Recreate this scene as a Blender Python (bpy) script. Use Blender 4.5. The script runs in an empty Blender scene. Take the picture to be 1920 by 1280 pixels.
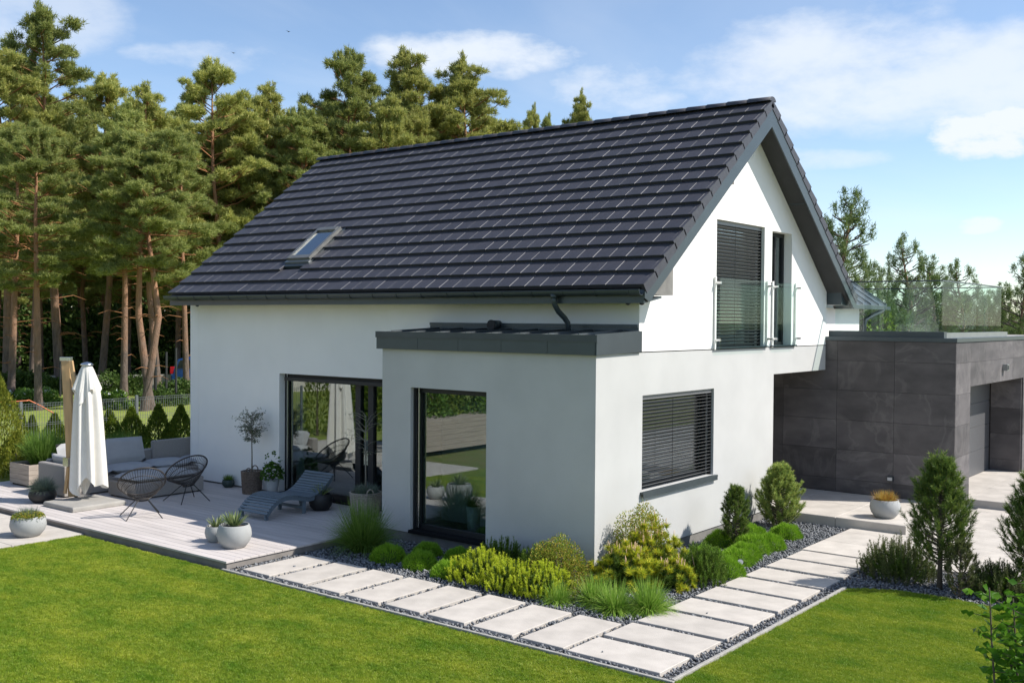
import bpy, math, random
import numpy as np
from mathutils import Vector, Matrix
R_ = random.Random(7)
rng = np.random.default_rng(11)
scene = bpy.context.scene
C = scene.collection

# ------------------------------------------------------------ camera
CX, CY, CZ = -12.249, -8.134, 3.6
YAW, PITCH, ROLL, FPX = 0.667, -0.021, 0.007, 1951.0
_cy, _sy, _cp, _sp = math.cos(YAW), math.sin(YAW), math.cos(PITCH), math.sin(PITCH)
FWD = Vector((_cy*_cp, _sy*_cp, _sp))
_r = Vector((_sy, -_cy, 0)); _u = _r.cross(FWD)
RGT = math.cos(ROLL)*_r + math.sin(ROLL)*_u
UPV = math.cos(ROLL)*_u - math.sin(ROLL)*_r
camd = bpy.data.cameras.new('camera'); cam = bpy.data.objects.new('camera', camd); C.objects.link(cam)
m = Matrix((RGT, UPV, -FWD)).transposed().to_4x4(); m.translation = Vector((CX, CY, CZ)); cam.matrix_world = m
camd.sensor_width = 36; camd.lens = FPX/1920*36; camd.clip_end = 3000; camd.clip_start = 0.1
scene.camera = cam
def at(px, py, depth):          # a world point at this depth
    return Vector((CX, CY, CZ)) + (FWD + RGT*((px-960)/FPX) - UPV*((py-640)/FPX))*depth
def ground_at(px, depth, z=0.0):
    p = at(px, 640, depth); return Vector((p.x, p.y, z))

# ------------------------------------------------------------ light
SUN = Vector((0.52, -0.86, 1.0)).normalized()
world = bpy.data.worlds.new('World'); scene.world = world; world.use_nodes = True
nt = world.node_tree; nt.nodes.clear()
wn, wl = nt.nodes.new, nt.links.new
sky = wn('ShaderNodeTexSky'); sky.sky_type = 'NISHITA'; sky.sun_disc = False
sky.sun_elevation = math.asin(SUN.z); sky.sun_rotation = math.atan2(SUN.x, SUN.y)
sky.altitude = 100; sky.air_density = .85; sky.dust_density = 0.3; sky.ozone_density = 1.3
tc = wn('ShaderNodeTexCoord')
def cloud_mask():
    sep = wn('ShaderNodeSeparateXYZ'); wl(tc.outputs['Generated'], sep.inputs[0])
    add = wn('ShaderNodeMath'); add.operation = 'ADD'; add.inputs[1].default_value = 0.12; wl(sep.outputs[2], add.inputs[0])
    mx = wn('ShaderNodeMath'); mx.operation = 'MAXIMUM'; mx.inputs[1].default_value = 0.02; wl(add.outputs[0], mx.inputs[0])
    dv = []
    for i in (0, 1):
        d = wn('ShaderNodeMath'); d.operation = 'DIVIDE'; wl(sep.outputs[i], d.inputs[0]); wl(mx.outputs[0], d.inputs[1]); dv.append(d)
    cmb = wn('ShaderNodeCombineXYZ'); wl(dv[0].outputs[0], cmb.inputs[0]); wl(dv[1].outputs[0], cmb.inputs[1])
    mp = wn('ShaderNodeMapping'); mp.inputs['Rotation'].default_value = (0, 0, math.radians(50)); mp.inputs['Scale'].default_value = (0.50, 0.9, 1)
    wl(cmb.outputs[0], mp.inputs[0])
    n = wn('ShaderNodeTexNoise'); n.inputs['Scale'].default_value = 1.1; n.inputs['Detail'].default_value = 9; n.inputs['Roughness'].default_value = 0.55
    n.inputs['Distortion'].default_value = 0.5; wl(mp.outputs[0], n.inputs['Vector'])
    return n
noise = cloud_mask()
def lobe(px, py, wx, wy, gain, nscale=7.0, lo=.35, hi=.6):
    """a cloud standing in a given direction of the sky"""
    d = (at(px, py, 1) - Vector((CX, CY, CZ))).normalized()
    r = Vector((0, 0, 1)).cross(d).normalized(); u = d.cross(r)
    outs = []
    for ax, w in ((r, wx), (u, wy)):
        dt = wn('ShaderNodeVectorMath'); dt.operation = 'DOT_PRODUCT'; dt.inputs[1].default_value = ax; wl(tc.outputs['Generated'], dt.inputs[0])
        q = wn('ShaderNodeMath'); q.operation = 'MULTIPLY'; q.inputs[1].default_value = 1/w; wl(dt.outputs['Value'], q.inputs[0])
        s = wn('ShaderNodeMath'); s.operation = 'MULTIPLY'; wl(q.outputs[0], s.inputs[0]); wl(q.outputs[0], s.inputs[1]); outs.append(s)
    sm = wn('ShaderNodeMath'); sm.operation = 'ADD'; wl(outs[0].outputs[0], sm.inputs[0]); wl(outs[1].outputs[0], sm.inputs[1])
    dt = wn('ShaderNodeVectorMath'); dt.operation = 'DOT_PRODUCT'; dt.inputs[1].default_value = d; wl(tc.outputs['Generated'], dt.inputs[0])
    gt = wn('ShaderNodeMath'); gt.operation = 'GREATER_THAN'; gt.inputs[1].default_value = 0; wl(dt.outputs['Value'], gt.inputs[0])
    fl = wn('ShaderNodeMapRange'); fl.inputs['From Min'].default_value = 1.0; fl.inputs['From Max'].default_value = 0.0; wl(sm.outputs[0], fl.inputs['Value'])
    fl.interpolation_type = 'SMOOTHSTEP'
    n = wn('ShaderNodeTexNoise'); n.inputs['Scale'].default_value = nscale; n.inputs['Detail'].default_value = 8; n.inputs['Roughness'].default_value = .6
    mpp = wn('ShaderNodeMapping'); mpp.inputs['Scale'].default_value = (1, 1, 2.2); mpp.inputs['Location'].default_value = (px*.01, py*.01, 0); wl(tc.outputs['Generated'], mpp.inputs[0]); wl(mpp.outputs[0], n.inputs['Vector'])
    a = wn('ShaderNodeMath'); a.operation = 'MULTIPLY_ADD'; a.inputs[1].default_value = .75; wl(fl.outputs[0], a.inputs[0]); 
    b = wn('ShaderNodeMath'); b.operation = 'MULTIPLY_ADD'; b.inputs[1].default_value = 2.4; b.inputs[2].default_value = -1.2; wl(n.outputs['Fac'], b.inputs[0]); wl(b.outputs[0], a.inputs[2])
    mr = wn('ShaderNodeMapRange'); mr.interpolation_type = 'SMOOTHSTEP'; mr.inputs['From Min'].default_value = lo-.25; mr.inputs['From Max'].default_value = hi+.25; mr.inputs['To Max'].default_value = gain; wl(a.outputs[0], mr.inputs['Value'])
    f4 = wn('ShaderNodeMath'); f4.operation = 'MULTIPLY'; f4.use_clamp = True; f4.inputs[1].default_value = 3; wl(fl.outputs[0], f4.inputs[0])
    g2 = wn('ShaderNodeMath'); g2.operation = 'MULTIPLY'; wl(gt.outputs[0], g2.inputs[0]); wl(f4.outputs[0], g2.inputs[1])
    k = wn('ShaderNodeMath'); k.operation = 'MULTIPLY'; wl(mr.outputs[0], k.inputs[0]); wl(g2.outputs[0], k.inputs[1])
    return k
thin = wn('ShaderNodeMapRange'); thin.inputs['From Min'].default_value = .40; thin.inputs['From Max'].default_value = .72; thin.inputs['To Max'].default_value = .22
thin.interpolation_type = 'SMOOTHSTEP'; wl(noise.outputs['Fac'], thin.inputs['Value'])
acc = thin.outputs[0]
for a in [(1620, 130, .24, .075, .80, 5), (880, 105, .13, .030, .85, 9), (1160, 160, .09, .035, .6, 9), (1850, 250, .062, .030, .95, 22, .3, .5), (1838, 422, .026, .010, .8, 30, .3, .5),
          (430, 110, .12, .02, .5, 9), (1500, 300, .1, .015, .45, 12), (40, 10, .12, .05, .5, 7)]:
    k = lobe(*a); mxn = wn('ShaderNodeMath'); mxn.operation = 'MAXIMUM'; wl(acc, mxn.inputs[0]); wl(k.outputs[0], mxn.inputs[1]); acc = mxn.outputs[0]
mix = wn('ShaderNodeMix'); mix.data_type = 'RGBA'; wl(acc, mix.inputs[0]); wl(sky.outputs[0], mix.inputs[6]); mix.inputs[7].default_value = (4.9, 5.2, 5.6, 1)
bg = wn('ShaderNodeBackground'); bg.inputs[1].default_value = 0.115; wl(mix.outputs[2], bg.inputs[0])
wo = wn('ShaderNodeOutputWorld'); wl(bg.outputs[0], wo.inputs[0])
sd = bpy.data.lights.new('sun', 'SUN'); sd.energy = 4.0; sd.angle = math.radians(.5); sd.color = (1, .955, .88)
so = bpy.data.objects.new('sun', sd); C.objects.link(so); so.rotation_euler = (-SUN).to_track_quat('-Z', 'Y').to_euler()
vs = scene.view_settings; scene.display_settings.display_device = 'sRGB'
vs.view_transform = 'Standard'; vs.look = 'None'; vs.exposure = 0.72; vs.gamma = 1; vs.use_curve_mapping = False
scene.render.engine = 'CYCLES'
scene.cycles.max_bounces = 8; scene.cycles.transparent_max_bounces = 12

# ------------------------------------------------------------ materials
def mat(name, col, rough=.6, spec=.5, metal=0, var=.0, vscale=5, bump=0, bscale=60, col2=None, stretch=(1, 1, 1), trans=None, island=None, coat=0, bdist=.01):
    """col..col2 mixed by noise (or per loose piece when island is set)"""
    M = bpy.data.materials.new(name); M.use_nodes = True; t = M.node_tree; t.nodes.clear(); n, l = t.nodes.new, t.links.new
    out = n('ShaderNodeOutputMaterial'); p = n('ShaderNodeBsdfPrincipled')
    p.inputs['Roughness'].default_value = rough; p.inputs['Metallic'].default_value = metal; p.inputs['Specular IOR Level'].default_value = spec
    p.inputs['Coat Weight'].default_value = coat
    c = (*col, 1); c2 = (*(col2 if col2 else [x*(1-var) for x in col]), 1)
    co = n('ShaderNodeTexCoord'); mp = n('ShaderNodeMapping'); mp.inputs['Scale'].default_value = stretch; l(co.outputs['Object'], mp.inputs[0])
    if island:
        g = n('ShaderNodeNewGeometry'); rp = n('ShaderNodeValToRGB'); rp.color_ramp.elements[0].color = c; rp.color_ramp.elements[1].color = c2
        for i, ex in enumerate(island if isinstance(island, (list, tuple)) else []):
            e = rp.color_ramp.elements.new((i+1)/(len(island)+1)); e.color = (*ex, 1)
        l(g.outputs['Random Per Island'], rp.inputs[0]); src = rp.outputs[0]
    elif var or col2:
        no = n('ShaderNodeTexNoise'); no.inputs['Scale'].default_value = vscale; no.inputs['Detail'].default_value = 6; l(mp.outputs[0], no.inputs['Vector'])
        mr = n('ShaderNodeMapRange'); mr.inputs['From Min'].default_value = .32; mr.inputs['From Max'].default_value = .68; l(no.outputs['Fac'], mr.inputs['Value'])
        mx = n('ShaderNodeMix'); mx.data_type = 'RGBA'; mx.inputs[6].default_value = c; mx.inputs[7].default_value = c2; l(mr.outputs[0], mx.inputs[0]); src = mx.outputs[2]
    else:
        rg = n('ShaderNodeRGB'); rg.outputs[0].default_value = c; src = rg.outputs[0]
    l(src, p.inputs['Base Color'])
    if bump:
        nb = n('ShaderNodeTexNoise'); nb.inputs['Scale'].default_value = bscale; nb.inputs['Detail'].default_value = 4; l(mp.outputs[0], nb.inputs['Vector'])
        bp = n('ShaderNodeBump'); bp.inputs['Strength'].default_value = bump; bp.inputs['Distance'].default_value = bdist; l(nb.outputs['Fac'], bp.inputs['Height']); l(bp.outputs[0], p.inputs['Normal'])
    if trans:
        tr = n('ShaderNodeBsdfTranslucent'); l(src, tr.inputs[0]); ms = n('ShaderNodeMixShader'); ms.inputs[0].default_value = trans
        l(p.outputs[0], ms.inputs[1]); l(tr.outputs[0], ms.inputs[2]); l(ms.outputs[0], out.inputs[0])
    else: l(p.outputs[0], out.inputs[0])
    return M
def obj_random(M, amt, sat=1.0):          # each object (slab, board, tile) a slightly different tone
    t = M.node_tree; p = next(x for x in t.nodes if x.type == 'BSDF_PRINCIPLED'); lk = p.inputs['Base Color'].links[0]; s = lk.from_socket
    oi = t.nodes.new('ShaderNodeObjectInfo'); mr = t.nodes.new('ShaderNodeMapRange'); mr.inputs['To Min'].default_value = 1-amt; mr.inputs['To Max'].default_value = 1+amt
    t.links.new(oi.outputs['Random'], mr.inputs['Value']); h = t.nodes.new('ShaderNodeHueSaturation'); t.links.new(mr.outputs[0], h.inputs['Value']); h.inputs['Saturation'].default_value = sat; t.links.new(s, h.inputs['Color']); t.links.new(h.outputs[0], p.inputs['Base Color'])
    return M
def glass(name, refl, tint, ior=1.5, gain=1.0):
    M = bpy.data.materials.new(name); M.use_nodes = True; t = M.node_tree; t.nodes.clear(); n, l = t.nodes.new, t.links.new
    out = n('ShaderNodeOutputMaterial'); tr = n('ShaderNodeBsdfTransparent'); tr.inputs[0].default_value = (*tint, 1)
    gl = n('ShaderNodeBsdfGlossy'); gl.inputs['Roughness'].default_value = 0.0; gl.inputs[0].default_value = (.92, .96, .97, 1)
    fr = n('ShaderNodeLayerWeight'); fr.inputs[0].default_value = .5
    pw = n('ShaderNodeMath'); pw.operation = 'POWER'; pw.inputs[1].default_value = 5; l(fr.outputs['Facing'], pw.inputs[0])
    ad = n('ShaderNodeMath'); ad.operation = 'MULTIPLY_ADD'; ad.inputs[1].default_value = gain; ad.inputs[2].default_value = refl; ad.use_clamp = True; l(pw.outputs[0], ad.inputs[0])
    ms = n('ShaderNodeMixShader'); l(ad.outputs[0], ms.inputs[0]); l(tr.outputs[0], ms.inputs[1]); l(gl.outputs[0], ms.inputs[2]); l(ms.outputs[0], out.inputs[0])
    return M
def render_mat(name, col, stain):   # mineral render: fine grain, faint clouds of dirt
    M = mat(name, col, .92, .15, var=stain, vscale=1.1, bump=.6, bscale=110, bdist=.006)
    return M
WHITE = render_mat('white_render', (.84, .825, .795), .06)
GREY = render_mat('grey_render', (.51, .505, .49), .10)
PLINTH = mat('plinth', (.22, .21, .195), .9, var=.3, bump=.4)
ANTH = mat('anthracite_metal', (.062, .078, .087), .38, .5, metal=.3, var=.12, vscale=3)
ANTH2 = mat('anthracite_flashing', (.06, .072, .08), .42, .5, metal=.3, var=.2, vscale=2)
SILLB = mat('black_sill', (.012, .012, .013), .8, .08)
BLACKM = mat('black_metal', (.012, .013, .015), .55, .4)
SOFF = mat('soffit_board', (.05, .05, .052), .8, var=.2)
TILE = obj_random(mat('roof_tile', (.050, .048, .058), .5, .5, var=.2, vscale=9, bump=.25, bscale=150), .08)
GLINT = mat('tile_edge_glint', (.11, .11, .12), .55, .45)  # sun glint along each tile's side chamfer, painted as a lighter colour
TILES = mat('roof_tile_joined', (.050, .048, .058), .5, .5, var=.2, vscale=9, bump=.25, bscale=150)
ZINC = mat('zinc', (.34, .35, .35), .35, .5, metal=.7, var=.1)
STEEL = mat('brushed_steel', (.6, .6, .6), .25, metal=1)
LEADG = mat('skylight_frame', (.20, .20, .19), .4, metal=.4, var=.2)
SLAT = mat('blind_slat', (.20, .20, .205), .42, .5, metal=.2)
PANE = glass('window_glass', .20, (.62, .70, .70), 1.7, .8)
PANE_SKY = glass('skylight_glass', .40, (.3, .4, .42), 1.6, .6)
RAIL = glass('rail_glass', .03, (.90, .955, .94), 1.5, .12)
INT_WALL = mat('interior_wall', (.42, .42, .41), .8); INT_FLOOR = mat('interior_floor', (.16, .15, .14), .35, var=.2)
CURTAIN = mat('curtain', (.65, .67, .66), .9, trans=.4)
def stone_mat(name, col, col2, vein):
    M = mat(name, col, .62, .3, col2=col2, vscale=1.6, stretch=(1, 1, 2.0), bump=.25, bscale=40)
    t = M.node_tree; p = next(x for x in t.nodes if x.type == 'BSDF_PRINCIPLED'); s = p.inputs['Base Color'].links[0].from_socket
    co = t.nodes.new('ShaderNodeTexCoord'); oi = t.nodes.new('ShaderNodeObjectInfo'); ad = t.nodes.new('ShaderNodeVectorMath'); ad.operation = 'ADD'
    sc = t.nodes.new('ShaderNodeVectorMath'); sc.operation = 'SCALE'; sc.inputs[3].default_value = 37; t.links.new(oi.outputs['Random'], sc.inputs[0])
    t.links.new(co.outputs['Object'], ad.inputs[0]); t.links.new(sc.outputs[0], ad.inputs[1])
    no = t.nodes.new('ShaderNodeTexNoise'); no.inputs['Scale'].default_value = .8; no.inputs['Detail'].default_value = 12; no.inputs['Distortion'].default_value = .8; no.inputs['Roughness'].default_value = .55
    t.links.new(ad.outputs[0], no.inputs['Vector'])
    rp = t.nodes.new('ShaderNodeValToRGB'); e = rp.color_ramp.elements; e[0].position = .47; e[0].color = (0, 0, 0, 1); e[1].position = .53; e[1].color = (0, 0, 0, 1)
    k = e.new(.5); k.color = (1, 1, 1, 1); t.links.new(no.outputs['Fac'], rp.inputs[0])
    mx = t.nodes.new('ShaderNodeMix'); mx.data_type = 'RGBA'; mx.inputs[7].default_value = (*vein, 1)
    mu = t.nodes.new('ShaderNodeMath'); mu.operation = 'MULTIPLY'; mu.inputs[1].default_value = .22; t.links.new(rp.outputs[0], mu.inputs[0])
    t.links.new(mu.outputs[0], mx.inputs[0]); t.links.new(s, mx.inputs[6]); t.links.new(mx.outputs[2], p.inputs['Base Color'])
    return obj_random(M, .22)
DSTONE = stone_mat('dark_stone', (.125, .113, .113), (.075, .068, .069), (.24, .22, .21))
JOINT = mat('joint', (.045, .04, .04), .9)
SLAB = obj_random(mat('pale_slab', (.53, .485, .435), .85, .2, var=.2, vscale=3, bump=.3, bscale=90), .05)
SLABE = mat('slab_bed', (.3, .28, .26), .9, var=.2)
DECK = obj_random(mat('deck_board', (.55, .50, .475), .75, .3, var=.18, vscale=6, stretch=(1, .12, 1), bump=.3, bscale=50), .07)
DECKS = mat('deck_side', (.24, .215, .195), .8, var=.25, vscale=4)
CONC = mat('concrete', (.36, .34, .31), .9, var=.2, vscale=4, bump=.4)
EDGING = mat('edging', (.38, .36, .33), .9, var=.25, vscale=8, bump=.4)
GRAVB = mat('gravel_bed', (.10, .105, .11), .95, var=.5, vscale=60, bump=1, bscale=70, bdist=.02)
STONE = mat('gravel_stone', (.15, .155, .165), .75, .3, col2=(.30, .31, .32), island=[(.20, .205, .215), (.24, .245, .25)])
def lawn_mat(name, a, b, c):
    M = mat(name, a, .9, .1, col2=b, vscale=1.3, bump=.6, bscale=120, bdist=.02); t = M.node_tree
    p = next(x for x in t.nodes if x.type == 'BSDF_PRINCIPLED'); s = p.inputs['Base Color'].links[0].from_socket
    no = t.nodes.new('ShaderNodeTexNoise'); no.inputs['Scale'].default_value = 5; no.inputs['Detail'].default_value = 8; co = t.nodes.new('ShaderNodeTexCoord'); t.links.new(co.outputs['Object'], no.inputs['Vector'])
    mr = t.nodes.new('ShaderNodeMapRange'); mr.inputs['From Min'].default_value = .45; mr.inputs['From Max'].default_value = .7; t.links.new(no.outputs['Fac'], mr.inputs['Value'])
    mx = t.nodes.new('ShaderNodeMix'); mx.data_type = 'RGBA'; mx.inputs[7].default_value = (*c, 1); t.links.new(mr.outputs[0], mx.inputs[0]); t.links.new(s, mx.inputs[6]); t.links.new(mx.outputs[2], p.inputs['Base Color'])
    return M
LAWN = lawn_mat('lawn_soil', (.09, .14, .015), (.12, .18, .02), (.17, .19, .03))
NLAWN = lawn_mat('far_lawn', (.17, .23, .04), (.23, .28, .06), (.28, .28, .10))
FOREST = lawn_mat('forest_floor', (.10, .14, .03), (.17, .19, .06), (.20, .16, .08))
def blade_mat():
    M = mat('grass_blade', (.175, .28, .012), .5, .3, island=[(.26, .37, .02), (.22, .34, .015)], col2=(.44, .50, .08), trans=.35)
    t = M.node_tree; p = next(x for x in t.nodes if x.type == 'BSDF_PRINCIPLED'); s = p.inputs['Base Color'].links[0].from_socket
    g = t.nodes.new('ShaderNodeNewGeometry'); mp = t.nodes.new('ShaderNodeMapping'); mp.inputs['Scale'].default_value = (1.5, .8, 0); t.links.new(g.outputs['Position'], mp.inputs[0])
    no = t.nodes.new('ShaderNodeTexNoise'); no.inputs['Scale'].default_value = 1.4; no.inputs['Detail'].default_value = 9; no.inputs['Roughness'].default_value = .72; t.links.new(mp.outputs[0], no.inputs['Vector'])
    mr = t.nodes.new('ShaderNodeMapRange'); mr.inputs['From Min'].default_value = .35; mr.inputs['From Max'].default_value = .68; t.links.new(no.outputs['Fac'], mr.inputs['Value'])
    mx = t.nodes.new('ShaderNodeMix'); mx.data_type = 'RGBA'; mx.blend_type = 'MULTIPLY'; mx.inputs[0].default_value = 1
    rp = t.nodes.new('ShaderNodeValToRGB'); rp.color_ramp.elements[0].color = (.52, .72, .48, 1); rp.color_ramp.elements[1].color = (1.45, 1.18, 1.4, 1); t.links.new(mr.outputs[0], rp.inputs[0])
    t.links.new(s, mx.inputs[6]); t.links.new(rp.outputs[0], mx.inputs[7])
    for lk in list(s.links):
        if lk.to_node != mx: t.links.new(mx.outputs[2], lk.to_socket)
    return M
BLADE = blade_mat()
def leafm(name, a, b, mids, trans=.3, rough=.55): return mat(name, a, rough, .25, col2=b, island=mids, trans=trans)
PINE_F = leafm('pine_needles', (.21, .27, .06), (.58, .54, .15), [(.34, .37, .09), (.45, .45, .12)], trans=.4)
PINE_F = obj_random(PINE_F, .25, .95)
PINE_D = leafm('dark_pine_needles', (.16, .22, .05), (.44, .44, .12), [(.26, .31, .075), (.34, .37, .095)], trans=.4)
PINE_D = obj_random(PINE_D, .25, .92)
YPINE = leafm('young_pine_needles', (.09, .15, .045), (.22, .27, .08), [(.14, .20, .06)], trans=.4)
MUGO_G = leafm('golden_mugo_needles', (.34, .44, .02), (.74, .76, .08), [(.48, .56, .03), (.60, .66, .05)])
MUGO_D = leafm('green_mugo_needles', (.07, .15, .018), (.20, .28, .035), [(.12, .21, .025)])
MUGO_O = leafm('olive_mugo_needles', (.075, .10, .03), (.20, .21, .08), [(.12, .14, .05)])
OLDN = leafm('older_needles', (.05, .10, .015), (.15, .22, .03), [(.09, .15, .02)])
YELLOW = leafm('yellow_needles', (.20, .32, .02), (.80, .62, .05), [(.34, .44, .03), (.58, .56, .04)])
CANDLE = mat('pine_candles', (.62, .42, .24), .7, var=.4, vscale=20)
BERB = leafm('small_round_leaves', (.13, .22, .02), (.46, .44, .06), [(.22, .31, .03), (.34, .24, .05)])
MOUND = leafm('moss_green_leaves', (.13, .28, .015), (.34, .52, .05), [(.22, .40, .025)])
TUFT = leafm('grass_tuft', (.12, .25, .02), (.40, .52, .12), [(.20, .36, .04), (.28, .42, .07)])
TUFT2 = leafm('tall_grass', (.07, .15, .02), (.22, .32, .07), [(.12, .22, .03)])
FESC = leafm('blue_fescue', (.10, .15, .12), (.24, .29, .21), [(.17, .22, .17)])
ORG = leafm('orange_sedge', (.42, .17, .04), (.48, .40, .10), [(.35, .30, .06), (.5, .26, .06)])
AGAVE = leafm('agave_leaf', (.10, .16, .06), (.36, .38, .17), [(.20, .26, .10)])
OLIVE = leafm('olive_leaf', (.07, .095, .05), (.17, .20, .13), [(.11, .14, .08)])
LEAF = leafm('broad_leaf', (.035, .10, .012), (.09, .19, .02), [(.06, .14, .015)], trans=.4, rough=.4)
THUJA = leafm('thuja', (.08, .14, .015), (.24, .28, .035), [(.14, .20, .02)])
THUJA_Y = leafm('golden_thuja', (.14, .18, .02), (.34, .33, .05), [(.22, .25, .03)])
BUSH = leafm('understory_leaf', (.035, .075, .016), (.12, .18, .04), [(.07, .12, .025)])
BARK = mat('pine_bark_low', (.17, .125, .10), .95, .1, col2=(.09, .068, .058), vscale=3, stretch=(3, 3, .8), bump=1, bscale=9, bdist=.05)
BARKU = mat('pine_bark_high', (.40, .19, .085), .9, .1, col2=(.24, .12, .065), vscale=3, stretch=(3, 3, .8), bump=.8, bscale=9, bdist=.04)
def bark_gradient():
    M = mat('pine_bark', (.19, .145, .12), .95, .1, col2=(.10, .078, .066), vscale=3, stretch=(3, 3, .8), bump=1, bscale=9, bdist=.05); t = M.node_tree
    p = next(x for x in t.nodes if x.type == 'BSDF_PRINCIPLED'); s_ = p.inputs['Base Color'].links[0].from_socket; co = t.nodes.new('ShaderNodeTexCoord'); sp = t.nodes.new('ShaderNodeSeparateXYZ'); t.links.new(co.outputs['Object'], sp.inputs[0])
    no = t.nodes.new('ShaderNodeTexNoise'); no.inputs['Scale'].default_value = .9; no.inputs['Detail'].default_value = 5; t.links.new(co.outputs['Object'], no.inputs['Vector'])
    ad = t.nodes.new('ShaderNodeMath'); ad.operation = 'MULTIPLY_ADD'; ad.inputs[1].default_value = 9; t.links.new(no.outputs['Fac'], ad.inputs[0]); t.links.new(sp.outputs[2], ad.inputs[2])
    mr = t.nodes.new('ShaderNodeMapRange'); mr.inputs['From Min'].default_value = 6.5; mr.inputs['From Max'].default_value = 12.5; t.links.new(ad.outputs[0], mr.inputs['Value'])
    mx = t.nodes.new('ShaderNodeMix'); mx.data_type = 'RGBA'; mx.inputs[7].default_value = (.36, .195, .115, 1); t.links.new(mr.outputs[0], mx.inputs[0]); t.links.new(s_, mx.inputs[6]); t.links.new(mx.outputs[2], p.inputs['Base Color']); return M
BARKG = bark_gradient()
TWIG = mat('twig', (.13, .10, .075), .9, var=.3, vscale=20)
TWIGG = mat('pale_stem', (.26, .24, .20), .9, var=.3, vscale=20)
CANVAS = mat('canvas', (.82, .79, .73), .95, .1, var=.05, vscale=8, bump=.3, bscale=200, trans=.15)
WOOD = mat('teak_pole', (.55, .36, .18), .55, .4, var=.25, vscale=8, stretch=(3, 3, .3))
PWOOD = mat('planter_board', (.44, .37, .31), .8, .2, var=.25, vscale=6, stretch=(.4, .4, 4))
WICK = mat('grey_wicker', (.40, .37, .345), .85, .2, var=.35, vscale=70, stretch=(1, 1, 5), bump=.7, bscale=80)
CUSH = mat('grey_cushion', (.40, .40, .405), .95, .1, var=.08, vscale=6, bump=.3, bscale=150)
CORD = mat('brown_black_cord', (.035, .030, .028), .6)
LOUNGE = obj_random(mat('blue_grey_wood', (.15, .19, .225), .6, .3, var=.2, vscale=10, stretch=(4, .3, 4)), .1)
POTG = mat('light_grey_pot', (.36, .365, .36), .75, .3, var=.1, vscale=6, bump=.2)
POTD = mat('black_pot', (.015, .015, .016), .55); POTT = mat('green_black_pot', (.03, .05, .045), .5)
POTW = mat('white_pot', (.62, .64, .62), .5); SOIL = mat('soil', (.04, .03, .022), .95, bump=1)
BASK = mat('basket_willow', (.22, .17, .135), .85, .2, var=.5, vscale=30); BASKL = mat('basket_pale', (.42, .37, .32), .85, .2, var=.45, vscale=30)
WIRE = mat('fence_metal', (.20, .22, .22), .5, metal=.5); WIRED = mat('fence_dark', (.012, .014, .013), .7)
ROPE = mat('orange_rope', (.65, .20, .09), .8); CARB = mat('blue_car_paint', (.015, .06, .22), .2, coat=.6); CARG = mat('car_glass', (.02, .025, .03), .1)
RED = mat('red_lamp', (.5, .01, .02), .2); RUBBER = mat('rubber', (.02, .02, .02), .8); FLOWER = mat('white_flowers', (.75, .75, .70), .8, trans=.3)
ROAD = mat('road', (.16, .155, .15), .9, var=.2); CREAM = mat('far_render', (.55, .50, .44), .9, var=.1); REDROOF = mat('far_roof', (.25, .10, .06), .8)
SLATE = mat('light_grey_roofing', (.13, .14, .15), .35, .5, metal=.3, var=.3)
GDOOR = mat('garage_door_paint', (.11, .11, .115), .45, .4, metal=.2, bump=.2, bscale=200)
LENS = mat('lamp_glass', (.5, .5, .5), .1)

# ------------------------------------------------------------ mesh helpers
def link(o, parent=None):
    C.objects.link(o)
    if parent: o.parent = parent
    return o
def tag(o, label=None, cat=None, group=None, kind=None):
    if label: o['label'] = label
    if cat: o['category'] = cat
    if group: o['group'] = group
    if kind: o['kind'] = kind
    return o
def empty(name, loc=(0, 0, 0), rz=0, label=None, cat=None, group=None, kind=None):
    o = bpy.data.objects.new(name, None); o.empty_display_size = .1; C.objects.link(o); o.location = loc; o.rotation_euler = (0, 0, rz)
    return tag(o, label, cat, group, kind)
def copy_tree(o, parent=None):
    c = o.copy(); C.objects.link(c)
    if parent: c.parent = parent
    for ch in [x for x in o.children]: copy_tree(ch, c)
    return c
def place(o, loc, rz=0, sc=1, label=None, group=None):
    o.location = loc; o.rotation_euler = (0, 0, rz); o.scale = (sc, sc, sc) if not isinstance(sc, tuple) else sc
    return tag(o, label, None, group)
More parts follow.
